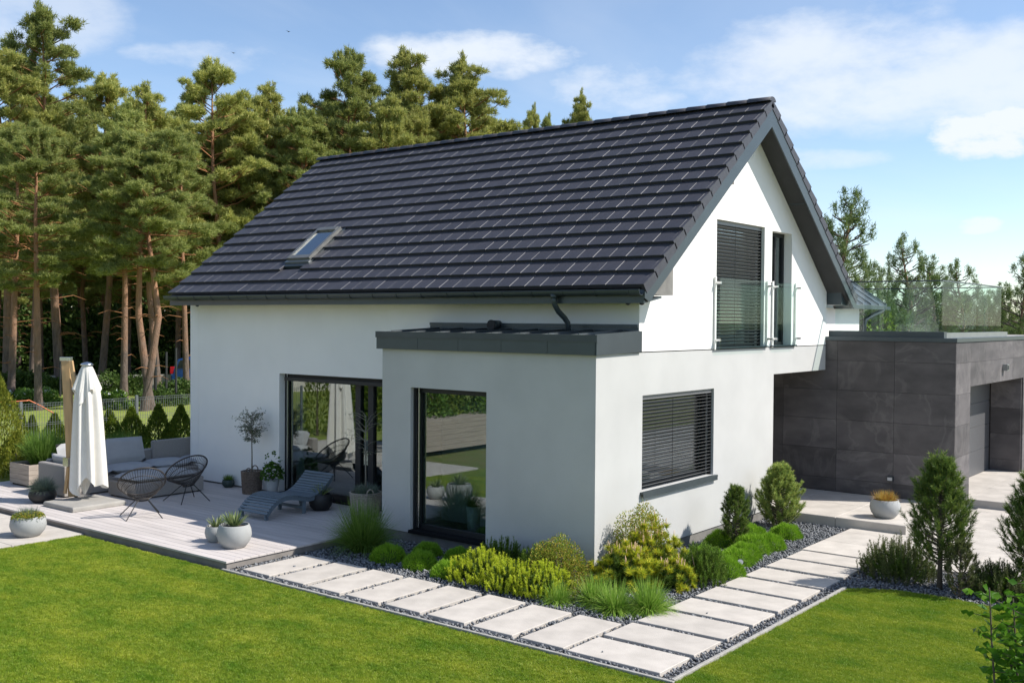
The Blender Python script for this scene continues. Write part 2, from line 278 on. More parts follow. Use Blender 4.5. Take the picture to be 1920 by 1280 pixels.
class MB:
    def __init__(s): s.v = []; s.f = []
    def add(s, vs, fs):
        b = len(s.v); s.v += [tuple(p) for p in vs]; s.f += [tuple(b+i for i in f) for f in fs]; return s
    def box(s, x0, x1, y0, y1, z0, z1):
        return s.add([(x0, y0, z0), (x1, y0, z0), (x1, y1, z0), (x0, y1, z0), (x0, y0, z1), (x1, y0, z1), (x1, y1, z1), (x0, y1, z1)],
                     [(0, 3, 2, 1), (4, 5, 6, 7), (0, 1, 5, 4), (1, 2, 6, 5), (2, 3, 7, 6), (3, 0, 4, 7)])
    def cbox(s, x0, x1, y0, y1, z0, z1, c=.01):   # box with chamfered top edges
        return s.add([(x0, y0, z0), (x1, y0, z0), (x1, y1, z0), (x0, y1, z0), (x0, y0, z1-c), (x1, y0, z1-c), (x1, y1, z1-c), (x0, y1, z1-c),
                      (x0+c, y0+c, z1), (x1-c, y0+c, z1), (x1-c, y1-c, z1), (x0+c, y1-c, z1)],
                     [(0, 3, 2, 1), (0, 1, 5, 4), (1, 2, 6, 5), (2, 3, 7, 6), (3, 0, 4, 7), (4, 5, 9, 8), (5, 6, 10, 9), (6, 7, 11, 10), (7, 4, 8, 11), (8, 9, 10, 11)])
    def quad(s, a, b, c, d): return s.add([a, b, c, d], [(0, 1, 2, 3)])
    def tube(s, pts, rad, n=8, cap=True):
        pts = [Vector(p) for p in pts]; rad = rad if isinstance(rad, (list, tuple)) else [rad]*len(pts); rings = []; prev = None
        for i, p in enumerate(pts):
            d = (pts[min(i+1, len(pts)-1)]-pts[max(i-1, 0)]).normalized()
            if prev is None:
                a = Vector((0, 0, 1)) if abs(d.z) < .9 else Vector((1, 0, 0)); prev = d.cross(a).normalized()
            a = (prev - d*prev.dot(d)).normalized(); prev = a; b = d.cross(a)
            rings.append([p + (a*math.cos(t)+b*math.sin(t))*rad[i] for t in [2*math.pi*k/n for k in range(n)]])
        vs = [q for r in rings for q in r]; fs = []
        for i in range(len(pts)-1):
            for k in range(n): fs.append((i*n+k, i*n+(k+1) % n, (i+1)*n+(k+1) % n, (i+1)*n+k))
        if cap: fs += [tuple(range(n))[::-1], tuple((len(pts)-1)*n+k for k in range(n))]
        return s.add(vs, fs)
    def lathe(s, prof, n=24, c=(0, 0, 0), fn=None, sy=1):
        vs = []; fs = []
        for i, (r, z) in enumerate(prof):
            for k in range(n):
                t = 2*math.pi*k/n; rr = r*(fn(t, z) if fn else 1)
                vs.append((c[0]+rr*math.cos(t), c[1]+rr*math.sin(t)*sy, c[2]+z))
        for i in range(len(prof)-1):
            for k in range(n): fs.append((i*n+k, i*n+(k+1) % n, (i+1)*n+(k+1) % n, (i+1)*n+k))
        return s.add(vs, fs)
    def prism(s, poly, ax, a, b):   # poly of 2-D points extruded along axis ax
        f = {'y': lambda p, t: (p[0], t, p[1]), 'x': lambda p, t: (t, p[0], p[1]), 'z': lambda p, t: (p[0], p[1], t)}[ax]
        n = len(poly); vs = [f(p, a) for p in poly]+[f(p, b) for p in poly]
        return s.add(vs, [tuple(range(n)), tuple(range(2*n-1, n-1, -1))]+[(k, n+k, n+(k+1) % n, (k+1) % n) for k in range(n)])
    def build(s, name, m, parent=None, smooth=False, bev=0, kind=None, label=None, cat=None, group=None, sub=0):
        me = bpy.data.meshes.new(name); me.from_pydata(s.v, [], s.f); me.materials.append(m)
        if bev or True:
            import bmesh
            bm = bmesh.new(); bm.from_mesh(me); bmesh.ops.recalc_face_normals(bm, faces=bm.faces); bm.to_mesh(me); bm.free()
        if smooth: me.polygons.foreach_set('use_smooth', [True]*len(me.polygons))
        o = bpy.data.objects.new(name, me); link(o, parent)
        if name in ('candles', 'branches', 'stems', 'stakes') and not kind: kind = 'stuff'
        if bev:
            b = o.modifiers.new('bevel', 'BEVEL'); b.width = bev; b.segments = 2; b.limit_method = 'ANGLE'
        if sub: b = o.modifiers.new('sub', 'SUBSURF'); b.levels = sub; b.render_levels = sub
        return tag(o, label, cat, group, kind)
# vectorised foliage: each blade/leaf a separate island
def unit(a): return a/np.maximum(np.linalg.norm(a, axis=1, keepdims=True), 1e-9)
def side_of(D, flat=0):
    r = rng.normal(size=D.shape); r[:, 2] *= (1-flat); return unit(np.cross(D, r))
def arr(x, n): return np.full(n, x) if np.isscalar(x) else np.asarray(x)
def tris(P, D, L, W):
    n = len(P); L = arr(L, n)[:, None]; W = arr(W, n)[:, None]; S = side_of(D)
    V = np.stack([P-S*W/2, P+S*W/2, P+D*L], 1).reshape(-1, 3); return V, np.arange(3*n).reshape(-1, 3)
def leaves(P, D, L, W, flat=0):
    n = len(P); L = arr(L, n)[:, None]; W = arr(W, n)[:, None]; S = side_of(D, flat); N = np.cross(D, S)
    V = np.stack([P, P+D*L*.5-S*W/2+N*W*.15, P+D*L, P+D*L*.5+S*W/2+N*W*.15], 1).reshape(-1, 3)
    b = (np.arange(n)*4)[:, None]; F = np.concatenate([b+[[0, 1, 2]], b+[[0, 2, 3]]]); return V, F
def arcs(P, D, L, W, droop, seg=3):
    """bending blades: start along D, droop towards the ground"""
    n = len(P); L = arr(L, n)[:, None]; W = arr(W, n)[:, None]; droop = arr(droop, n)[:, None]; S = unit(np.cross(D, np.array([[0, 0, 1.]])+rng.normal(size=(n, 3))*.25))
    pts = []
    for i in range(seg+1):
        t = i/seg; pts.append(P + D*L*t + np.array([[0, 0, -1.]])*L*droop*t*t)
    vs = []
    for i in range(seg):
        w = W*(1-.75*i/seg)/2; vs += [pts[i]-S*w, pts[i]+S*w]
    vs.append(pts[seg]); V = np.stack(vs, 1).reshape(-1, 3); k = 2*seg+1; b = (np.arange(n)*k)[:, None]; F = []
    for i in range(seg-1): F += [b+[[2*i, 2*i+1, 2*i+3]], b+[[2*i, 2*i+3, 2*i+2]]]
    F.append(b+[[2*seg-2, 2*seg-1, 2*seg]]); return V, np.concatenate(F)
def np_mesh(name, parts, m, parent=None, **kw):
    Vs = []; Fs = []; o = 0
    for V, F in parts: Vs.append(V); Fs.append(F+o); o += len(V)
    V = np.concatenate(Vs); F = np.concatenate(Fs)
    me = bpy.data.meshes.new(name); me.vertices.add(len(V)); me.vertices.foreach_set('co', V.astype(np.float32).ravel())
    me.loops.add(F.size); me.loops.foreach_set('vertex_index', F.astype(np.int32).ravel()); me.polygons.add(len(F)); me.polygons.foreach_set('loop_start', np.arange(0, F.size, 3, dtype=np.int32))
    me.materials.append(m); me.update(); me.validate()
    ob = bpy.data.objects.new(name, me); link(ob, parent); return tag(ob, kw.get('label'), kw.get('cat'), kw.get('group'), kw.get('kind'))
def shoot_needles(B, D, L, n_per, nl, nw, ang=.9, t0=0.0):
    """bottle-brush shoots: needles set round each axis"""
    n = len(B); t = t0+(1-t0)*rng.random((n, n_per)); L = arr(L, n)[:, None]
    P = B[:, None, :] + D[:, None, :]*(L*t)[:, :, None]
    S = unit(rng.normal(size=(n*n_per, 3))).reshape(n, n_per, 3); S = S - D[:, None, :]*(S*D[:, None, :]).sum(2, keepdims=True)
    dd = unit((S*ang + D[:, None, :]*.75).reshape(-1, 3)); P = P.reshape(-1, 3)
    return tris(P, dd, nl*rng.uniform(.7, 1.15, len(P)), nw)
def dome(n, rx, ry, rz, up=.0):
    d = unit(rng.normal(size=(n, 3))); d[:, 2] = np.abs(d[:, 2]); return d*np.array([[rx, ry, rz]])

# ------------------------------------------------------------ instanced ground cover ("stuff")
def scatter(name, P, src, m, smin, smax, tilt, label, cat, nonuni=0, face=None):
    """src = (V,F) of one clump; instanced on the points P with random turn and size by geometry nodes"""
    n = len(P); SV, SF = src
    me = bpy.data.meshes.new(name); V = np.concatenate([P, SV]); me.vertices.add(len(V)); me.vertices.foreach_set('co', V.astype(np.float32).ravel())
    F = SF+n; me.loops.add(F.size); me.loops.foreach_set('vertex_index', F.astype(np.int32).ravel()); me.polygons.add(len(F)); me.polygons.foreach_set('loop_start', np.arange(0, F.size, 3, dtype=np.int32))
    me.materials.append(m); me.update()
    a = me.attributes.new('src', 'BOOLEAN', 'POINT'); a.data.foreach_set('value', np.r_[np.zeros(n, bool), np.ones(len(SV), bool)])
    rot = np.zeros((len(V), 3), np.float32); rot[:n, 0] = rng.normal(0, tilt, n); rot[:n, 1] = rng.normal(0, tilt, n); rot[:n, 2] = rng.uniform(0, 6.28, n)
    a = me.attributes.new('rot', 'FLOAT_VECTOR', 'POINT'); a.data.foreach_set('vector', rot.ravel())
    sc = np.ones((len(V), 3), np.float32); s = rng.uniform(smin, smax, n); sc[:n] = s[:, None]*(1+nonuni*rng.uniform(-1, 1, (n, 3)))
    a = me.attributes.new('scl', 'FLOAT_VECTOR', 'POINT'); a.data.foreach_set('vector', sc.ravel())
    g = bpy.data.node_groups.new(name, 'GeometryNodeTree'); g.interface.new_socket('Geometry', in_out='INPUT', socket_type='NodeSocketGeometry'); g.interface.new_socket('Geometry', in_out='OUTPUT', socket_type='NodeSocketGeometry')
    N, Lk = g.nodes.new, g.links.new; gi = N('NodeGroupInput'); go = N('NodeGroupOutput')
    def att(nm, ty): q = N('GeometryNodeInputNamedAttribute'); q.data_type = ty; q.inputs[0].default_value = nm; return q.outputs[0]
    sp = N('GeometryNodeSeparateGeometry'); Lk(gi.outputs[0], sp.inputs[0]); Lk(att('src', 'BOOLEAN'), sp.inputs[1])
    ip = N('GeometryNodeInstanceOnPoints'); Lk(sp.outputs[1], ip.inputs['Points']); Lk(sp.outputs[0], ip.inputs['Instance'])
    e2r = N('FunctionNodeEulerToRotation'); Lk(att('rot', 'FLOAT_VECTOR'), e2r.inputs[0]); Lk(e2r.outputs[0], ip.inputs['Rotation']); Lk(att('scl', 'FLOAT_VECTOR'), ip.inputs['Scale'])
    Lk(ip.outputs[0], go.inputs[0])
    o = bpy.data.objects.new(name, me); C.objects.link(o); md = o.modifiers.new('scatter', 'NODES'); md.node_group = g
    return tag(o, label, cat, None, 'stuff')

# ============================================================ GROUND
def sheet(name, poly, z, m, label, kind='structure', parent=None):
    me = bpy.data.meshes.new(name); me.from_pydata([(x, y, z) for x, y in poly], [], [tuple(range(len(poly)))]); me.materials.append(m)
    o = bpy.data.objects.new(name, me); link(o, parent); return tag(o, label, None, None, kind)
sheet('ground', [(-900, -900), (1400, -900), (1400, 1400), (-900, 1400)], -.14, FOREST, 'rough green and brown ground under and around the pines')
left_lawn = [(-30, -30), (-3.175, -30), (-3.175, 4.3), (-3.175, 8.05), (-30, 8.05)]
right_lawn = [(-3.15, -30), (1.2, -30), (1.6, -8), (1.85, -5.2), (2.0, -4.2), (1.95, -3.6), (1.75, -3.2), (1.6, -3.035), (-3.15, -3.035)]
sheet('lawn', left_lawn, -.03, LAWN, 'mown green lawn left of the paved path')
sheet('lawn', right_lawn, -.03, LAWN, 'mown green lawn right of the paved corner')
p1, p2 = ground_at(-600, 19), ground_at(1000, 30)
sheet('lawn', [(-30, 14.6), (7.0, 14.6), (18, 20), (30, 34), (14, 52), (-6, 60), (-45, 60)], -.10, NLAWN, 'sunlit neighbouring lawn beyond the wire fence')
bed1 = [(-3.12, -3.02), (1.6, -3.02), (2.6, -3.2), (3.5, -2.8), (3.5, -1.6), (5.72, -1.55), (5.72, .02), (.02, .02), (.02, 4.28), (-3.12, 4.28)]
sheet('gravel_bed', bed1, -.05, GRAVB, 'dark ground under the gravel along the house')
bed2 = [(1.6, -3.02), (1.75, -3.2), (1.95, -3.6), (2.0, -4.2), (1.85, -5.2), (1.6, -8), (3.6, -8), (3.45, -5), (3.5, -2.8)]
sheet('gravel_bed', bed2, -.046, GRAVB, 'dark ground under the gravel round the small pines')
sheet('paving', [(3.47, -9), (30, -9), (30, 6), (5.72, 6), (5.72, -1.58), (3.47, -1.58)], -.03, CONC, 'concrete bed under the drive paving')
def inside(P, poly):
    x, y = P[:, 0], P[:, 1]; r = np.zeros(len(P), bool); n = len(poly)
    for i in range(n):
        (x0, y0), (x1, y1) = poly[i], poly[(i+1) % n]
        c = ((y0 > y) != (y1 > y)); xi = (x1-x0)*(y-y0)/((y1-y0) if y1 != y0 else 1e-9)+x0; r ^= c & (x < xi)
    return r
# edging strips
edg = empty('lawn_edging', (0, 0, 0), kind='structure', label='thin concrete edging between lawn and gravel')
y = -3.05
while y < 4.2: MB().cbox(-3.17, -3.13, y, min(y+.995, 4.28), -.12, .012, .004).build('edging_strip', EDGING, edg); y += 1.0
x = -3.10
while x < 1.5: MB().cbox(x, min(x+.995, 1.62), -3.03, -2.99, -.12, .012, .004).build('edging_strip', EDGING, edg); x += 1.0
# slab path
path = empty('path', (0, 0, 0), kind='structure', label='path of pale concrete slabs turning round the house corner')
slabs = []
for k in range(8): slabs.append((-2.95, -1.76, 4.08-.72*k-.60, 4.08-.72*k))
for k in range(9): slabs.append((-2.99+.725*k, -2.99+.725*k+.625, -2.80, -1.64))
sm_cache = {}
for (x0, x1, y0, y1) in slabs:
    key = (round(x1-x0, 3), round(y1-y0, 3))
    if key not in sm_cache:
        o = MB().cbox(-key[0]/2, key[0]/2, -key[1]/2, key[1]/2, -.055, 0, .005).build('slab', SLAB, path); sm_cache[key] = o
    else: o = sm_cache[key].copy(); link(o, path)
    o.location = ((x0+x1)/2, (y0+y1)/2, R_.uniform(-.003, .004)); o.rotation_euler = (R_.uniform(-.002, .002), R_.uniform(-.002, .002), R_.uniform(-.004, .004))
# drive paving: big slabs
drive = empty('drive', (0, 0, 0), kind='structure', label='pale paving between the gravel bed and the garage')
ys = [-1.60-1.2*i for i in range(7)]; xs = [3.52+.9*i for i in range(14)]
for i in range(13):
    for j in range(6):
        if xs[i] > 9.0 and True:
            pass
        x1 = xs[i+1]-.006
        if ys[j] > -2.6 and x1 > 5.75 and xs[i] >= 5.7: continue
        if xs[i] > 9.2: continue
        if xs[i] < 5.72 < x1 and ys[j] > -2.6: x1 = 5.70
        MB().cbox(xs[i], x1, ys[j+1]+.006, ys[j], -.05, 0, .002).build('slab', SLAB, drive)
plat = empty('entrance_step', (0, 0, 0), kind='structure', label='raised pale concrete platform before the dark garage wall')
for (a, b) in ((-2.52, -1.3), (-1.29, -.06), (-.05, 1.2), (1.21, 2.5), (2.51, 4.0)):
    MB().cbox(5.72, 7.1, a, b, -.05, .15, .008).build('slab', SLAB, plat); MB().cbox(7.11, 8.44, a, b, -.05, .15, .008).build('slab', SLAB, plat)
apr = empty('garage_apron', (0, 0, 0), kind='structure', label='raised concrete apron before the garage door')
for i in range(3):
    for j in range(3): MB().cbox(9.3+i*1.7, 9.3+i*1.7+1.69, -2.56-1.7*(j+1)+.01, -2.56-1.7*j, -.05, .15, .008).build('slab', SLAB, apr)
MB().box(9.5, 14.4, -2.555, -1.8, -.05, .148).build('slab', SLAB, apr)
# stone chips
ns = 90000; Pg = np.c_[rng.uniform(-3.15, 5.8, ns), rng.uniform(-8, 4.3, ns), rng.uniform(-.045, -.014, ns)]
ok = (inside(Pg, bed1) | inside(Pg, bed2)); ok &= ~((Pg[:, 0] > 0) & (Pg[:, 1] > 0))
for (x0, x1, y0, y1) in slabs: ok &= ~((Pg[:, 0] > x0-.012) & (Pg[:, 0] < x1+.012) & (Pg[:, 1] > y0-.012) & (Pg[:, 1] < y1+.012))
ok &= ~((Pg[:, 0] > 3.48) & (Pg[:, 1] < -1.56)) | inside(Pg, bed2) & (Pg[:, 0] < 3.46)
Pg = Pg[ok]
stray = np.c_[rng.uniform(-3.0, 3.3, 26), rng.uniform(-2.9, 4.1, 26), np.full(26, .004)]; stray = stray[((stray[:, 0] < -1.7) | (stray[:, 1] < -1.6))]; Pg = np.concatenate([Pg, stray]); rng.shuffle(Pg)
phi = (1+5**.5)/2; iv = unit(np.array([(-1, phi, 0), (1, phi, 0), (-1, -phi, 0), (1, -phi, 0), (0, -1, phi), (0, 1, phi), (0, -1, -phi), (0, 1, -phi), (phi, 0, -1), (phi, 0, 1), (-phi, 0, -1), (-phi, 0, 1)], float))
ifc = np.array([(0, 11, 5), (0, 5, 1), (0, 1, 7), (0, 7, 10), (0, 10, 11), (1, 5, 9), (5, 11, 4), (11, 10, 2), (10, 7, 6), (7, 1, 8), (3, 9, 4), (3, 4, 2), (3, 2, 6), (3, 6, 8), (3, 8, 9), (4, 9, 5), (2, 4, 11), (6, 2, 10), (8, 6, 7), (9, 8, 1)])
STONES = bpy.data.materials.get('gravel_stone')
half = len(Pg)//3
for i, mm in enumerate([(.14, .145, .155), (.21, .215, .225), (.29, .295, .30)]):
    M = mat('gravel_stone', mm, .8, .3, var=.3, vscale=1.0)
    rv = iv*np.random.default_rng(i).uniform(.6, 1.15, (12, 1))*np.array([[1, .75, .6]])*.023
    scatter('gravel', Pg[i*half:(i+1)*half], (rv, ifc), M, .6, 1.35, .8, ['dark grey chippings along the house and path', 'mid grey chippings along the house and path', 'light grey chippings along the house and path'][i], 'gravel', .25)
# grass blades
def lawn_points(poly, n, x0, x1, y0, y1):
    P = np.c_[rng.uniform(x0, x1, n), rng.uniform(y0, y1, n), np.full(n, -.03)]; P = P[inside(P, poly)]
    d = np.c_[P[:, 0]-CX, P[:, 1]-CY]; dep = d@np.array([FWD.x, FWD.y]); lat = d@np.array([RGT.x, RGT.y])
    k = (dep > 5) & (np.abs(lat/dep) < .54) ; return P[k]
nb = 26; ang = rng.uniform(0, 6.28, nb); rr = rng.uniform(0, .035, nb)
B = np.c_[rr*np.cos(ang), rr*np.sin(ang), np.zeros(nb)]; D = unit(np.c_[rng.normal(0, .45, (nb, 2)), np.ones(nb)])
clump = arcs(B, D, rng.uniform(.025, .048, nb), .0042, .25, 2)
Pl = lawn_points(left_lawn, 340000, -13, -3.15, -6, 8.05); Pr = lawn_points(right_lawn, 140000, -3.15, 2.1, -9, -3.05)
scatter('grass', Pl, clump, BLADE, .7, 1.25, .12, 'short mown grass of the lawn left of the path', 'grass')
scatter('grass', Pr, clump, BLADE, .7, 1.25, .12, 'short mown grass of the lawn right of the path', 'grass')

# ============================================================ TERRACE
terr = empty('terrace', (0, 0, 0), kind='structure', label='timber-look terrace of long pale boards beside the house')
bw = 4.22/29
for i in range(29):
    x0 = -3.09+i*bw
    MB().cbox(x0, x0+bw-.006, 4.27, 13.9, .072, .10, .003).build('board', DECK, terr)
MB().box(-3.07, -.02, 4.29, 4.33, -.02, .066).build('terrace_side', DECKS, terr)
MB().box(-3.075, -3.03, 4.335, 13.9, -.1, .066).build('terrace_side', DECKS, terr)
MB().box(-3.04, 1.1, 4.31, 4.36, -.1, -.02).build('footing', CONC, terr)
sheet('terrace_base', [(-3.0, 4.4), (1.1, 4.4), (1.1, 13.9), (-3.0, 13.9)], .03, JOINT, 'dark base under the boards', None, terr)
low = empty('lower_paving', (0, 0, 0), kind='structure', label='pale paving slabs at lawn level left of the terrace')
for i in range(3):
    for j in range(6): MB().cbox(-4.3-1.2*i, -3.11-1.2*i, 8.1+1.2*j, 9.29+1.2*j, -.06, .0, .003).build('slab', SLAB, low)

# ============================================================ HOUSE
house = empty('house', (4.2, 5.6, 0), label='white gabled house with a dark tiled roof and a grey rendered bay', cat='house')
HO = Vector((4.2, 5.6, 0))
def hp(o): o.matrix_parent_inverse = Matrix.Translation(-HO); return o
D_, YB, W1, W2, L_ = 1.154, 4.246, 5.954, 8.482, 11.29
ZF, ZT, ZSP, ZO, Z0 = 3.124, 3.391, 3.12, 2.62, .125
XR, ZR, XE, ZE, OH = 4.849, 7.43, .646, 4.09, .41
SL = (ZR-ZE)/(XR-XE)
def wall(mb, ax, pos, tdir, u0, u1, zb, zt, holes, th=.3, extra=()):
    """sheet with holes in plane ax=pos, thickness th towards tdir; zt is a function of u"""
    mk = (lambda u, t, z: (pos+tdir*t, u, z)) if ax == 'x' else (lambda u, t, z: (u, pos+tdir*t, z))
    us = sorted(set([u0, u1]+[h[0] for h in holes]+[h[1] for h in holes]+list(extra)))
    for a, b in zip(us, us[1:]):
        hs = sorted([h for h in holes if h[0] <= a+1e-6 and h[1] >= b-1e-6], key=lambda h: h[2]); z = zb
        segs = []
        for h in hs: segs.append((z, z, h[2], h[2])); z = h[3]
        segs.append((z, z, zt(b), zt(a)))
        for za, zb2, zc, zd in segs:
            if max(zc-zb2, zd-za) < 1e-4: continue
            for t in (0, th): mb.quad(mk(a, t, za), mk(b, t, zb2), mk(b, t, zc), mk(a, t, zd))
    for h in holes:
        a, b, c, d = h
        mb.quad(mk(a, 0, c), mk(a, th, c), mk(a, th, d), mk(a, 0, d)); mb.quad(mk(b, 0, c), mk(b, th, c), mk(b, th, d), mk(b, 0, d))
        mb.quad(mk(a, 0, c), mk(b, 0, c), mk(b, th, c), mk(a, th, c)); mb.quad(mk(a, 0, d), mk(b, 0, d), mk(b, th, d), mk(a, th, d))
    mb.quad(mk(u0, 0, zb), mk(u1, 0, zb), mk(u1, th, zb), mk(u0, th, zb))
    for u in (u0, u1): mb.quad(mk(u, 0, zb), mk(u, th, zb), mk(u, th, zt(u)), mk(u, 0, zt(u)))
    for a, b in zip(us, us[1:]): mb.quad(mk(a, 0, zt(a)), mk(b, 0, zt(b)), mk(b, th, zt(b)), mk(a, th, zt(a)))
DOOR = (5.0, 8.31, .13, 2.50)
BW = (2.0, 3.6, .17, 2.49); GW = (1.27, 3.58, 1.02, 2.47); F1 = (3.62, 5.5, 3.14, 5.31); F2 = (5.82, 6.72, 3.14, 5.27)
c_ = lambda z: (lambda u: z)
roofz = lambda u: min(ZE+SL*(u-XE), ZE+SL*(2*XR-XE-u)) - .30
# long facade (upper, white)
mb = MB(); wall(mb, 'x', D_, 1, 0.3, L_-.305, Z0, c_(3.98), [DOOR]); hp(mb.build('terrace_wall', WHITE, house, label='white long wall facing the terrace'))
# gable, lower grey and upper white
mb = MB(); wall(mb, 'y', 0, 1, 0, W1, Z0, c_(ZO), [GW]); hp(mb.build('ground_floor_wall', GREY, house, label='grey rendered ground floor wall under the gable'))
mb = MB(); wall(mb, 'y', 0, 1, 0, W2, ZO, c_(ZSP-.005), []); hp(mb.build('overhang_wall', GREY, house, label='grey band running on over the passage'))
mb = MB(); wall(mb, 'y', 0, 1, D_, W2, ZSP+.012, roofz, [F1, F2], extra=(XR,)); hp(mb.build('gable_wall', WHITE, house, label='white gable wall with two french windows'))
MB().box(D_+.01, W2, -.012, .05, ZSP-.005, ZSP+.012).build('joint_strip', ANTH2, house); hp(house.children[-1])
# hidden sides
mb = MB(); mb.box(D_, W2, L_-.3, L_, Z0, 3.98); mb.prism([(D_, 3.98), (W2, 3.98), (XR, roofz(XR))], 'y', L_-.3, L_); hp(mb.build('far_gable_wall', WHITE, house))
mb = MB(); mb.box(W2-.3, W2, .305, L_-.305, ZO, 3.98); hp(mb.build('passage_wall', WHITE, house))
mb = MB(); mb.box(W1-.3, W1, .305, L_-.305, Z0, ZO-.25); hp(mb.build('passage_wall', GREY, house))
hp(MB().box(W1+.005, W2-.31, .31, L_-.31, ZO, ZO+.2).build('passage_ceiling', GREY, house))
hp(MB().box(W1+.005, 8.44, 4.0, 4.3, .0, ZO-.003).build('passage_wall', GREY, house))
# bay
mb = MB(); wall(mb, 'x', 0, 1, .3, YB, Z0, c_(ZF), [BW]); wall(mb, 'y', YB, -1, .305, D_-.005, Z0, c_(ZF), []); hp(mb.build('bay_wall', GREY, house, label='grey rendered wall of the projecting bay'))
hp(MB().box(-.012+.03, D_+.4, -.0+.03, YB-.03, -.1, Z0-.003).build('plinth', PLINTH, house))
hp(MB().box(D_+.41, W1-.02, .02, 3, -.1, Z0-.003).build('plinth', PLINTH, house))
hp(MB().box(D_+.02, 3, YB, L_-.02, -.1, Z0-.003).build('plinth', PLINTH, house))
# interior
mb = MB(); mb.box(.31, D_+.3, .31, YB-.31, .02, .115); mb.box(D_+.301, W1-.31, .31, L_-.31, .02, .115); hp(mb.build('interior_floor', INT_FLOOR, house, kind='stuff'))
mb = MB(); mb.box(.31, D_+.3, .31, YB-.31, 2.72, 2.74); mb.box(D_+.301, W1-.31, .31, L_-.31, 2.72, 2.74); hp(mb.build('interior_ceiling', INT_WALL, house))
mb = MB(); mb.box(W1-.36, W1-.305, .31, L_-.31, .12, 2.7); mb.box(1.5, 4.2, 4.6, 4.66, .12, 2.7); hp(mb.build('interior_wall', INT_WALL, house))
hp(MB().box(3.3, 6.9, .75, .8, 3.12, 5.4).build('interior_wall', INT_WALL, house)); hp(MB().box(1.47, W2-.4, .31, 4, 2.95, 3.1).build('interior_floor', INT_FLOOR, house))
# interior pots by the bay window
def blade_plant(name, n, L, W, spread, droop, m, parent, z=0, r0=.04, seg=3, lmin=.6):
    a = rng.uniform(0, 6.28, n); s = rng.uniform(0.05, spread, n); B = np.c_[np.cos(a)*r0*rng.random(n), np.sin(a)*r0*rng.random(n), np.full(n, z)]
    Dd = unit(np.c_[np.cos(a)*s, np.sin(a)*s, np.ones(n)]); return np_mesh(name, [arcs(B, Dd, L*rng.uniform(lmin, 1, n), W, droop*rng.uniform(.5, 1.2, n)*s/max(spread, .1), seg)], m, parent)
for (x, y, s, lb) in ((.42, 2.60, 1, 'tall white vase of dark grass inside the bay window, nearest its middle'), (.45, 2.05, .9, 'tall white vase of dark grass at the right side inside the bay window'), (.85, 2.45, .8, 'smaller white vase of grass set back inside the bay window')):
    t = empty('potted_grass', (x, y, .116), label=lb, cat='potted plant', group='vases inside the bay window')
    MB().lathe([(.0, 0), (.085*s, 0), (.12*s, .5*s), (.11*s, .5*s), (.1*s, .46*s), (0, .46*s)], 20).build('pot', POTW, t, True)
    blade_plant('leaves', 260, .36*s, .006, 1.3, .5, MUGO_O, t, .46*s, .05)
# windows ----------------------------------------------------
def window(kind, ax, pos, u0, u1, z0, z1, inset, mull=(), fw=.07, parent=None, pane=PANE, name='window'):
    mk = (lambda mb, a, b, t0, t1, c, d: mb.box(pos+t0, pos+t1, a, b, c, d)) if ax == 'x' else (lambda mb, a, b, t0, t1, c, d: mb.box(a, b, pos+t0, pos+t1, c, d))
    w = empty(name, (0, 0, 0)); w.parent = house; hp(w)
    fr = MB(); g = .002
    mk(fr, u0+g, u0+fw, inset, inset+.08, z0+g, z1-g); mk(fr, u1-fw, u1-g, inset, inset+.08, z0+g, z1-g)
    mk(fr, u0+fw, u1-fw, inset, inset+.08, z0+g, z0+fw); mk(fr, u0+fw, u1-fw, inset, inset+.08, z1-fw, z1-g)
    for m_, mw in mull: mk(fr, m_-mw/2, m_+mw/2, inset-.01, inset+.09, z0+fw, z1-fw)
    fr.build('frame', BLACKM, w)
    e = [u0+fw]+[q for m_, mw in mull for q in (m_-mw/2, m_+mw/2)]+[u1-fw]
    for a, b in zip(e[0::2], e[1::2]):
        p = MB(); mk(p, a, b, inset+.035, inset+.041, z0+fw, z1-fw); 
        q = p.build('pane', pane, w)
    return w
w = window('', 'x', D_, *DOOR, .14, mull=((6.19, .14), (5.85, .14)), fw=.10, name='sliding_door')
tag(w, 'black framed sliding glass door reflecting the sofa'); MB().box(D_+.02, D_+.05, 5, 8.18, 2.36, 2.43).build('track', BLACKM, w); MB().box(D_-.04, D_+.139, 5.01, 8.305, .103, .142).build('threshold', SILLB, w)
MB().box(D_+.115, D_+.135, 8.20, 8.22, .2, 2.49).build('guide_rail', STEEL, w)
w = window('', 'x', 0, *BW, .15, fw=.085); tag(w, 'tall bay window with white vases behind it')
MB().box(-.05, .149, 2.002, 3.598, .128, .1765).build('sill', SILLB, w); MB().box(.10, .12, 3.50, 3.52, .2, 2.48).build('guide_rail', STEEL, w)
MB().box(.06, .10, 3.555, 3.585, .17, 2.488).build('guide_rail', BLACKM, w)
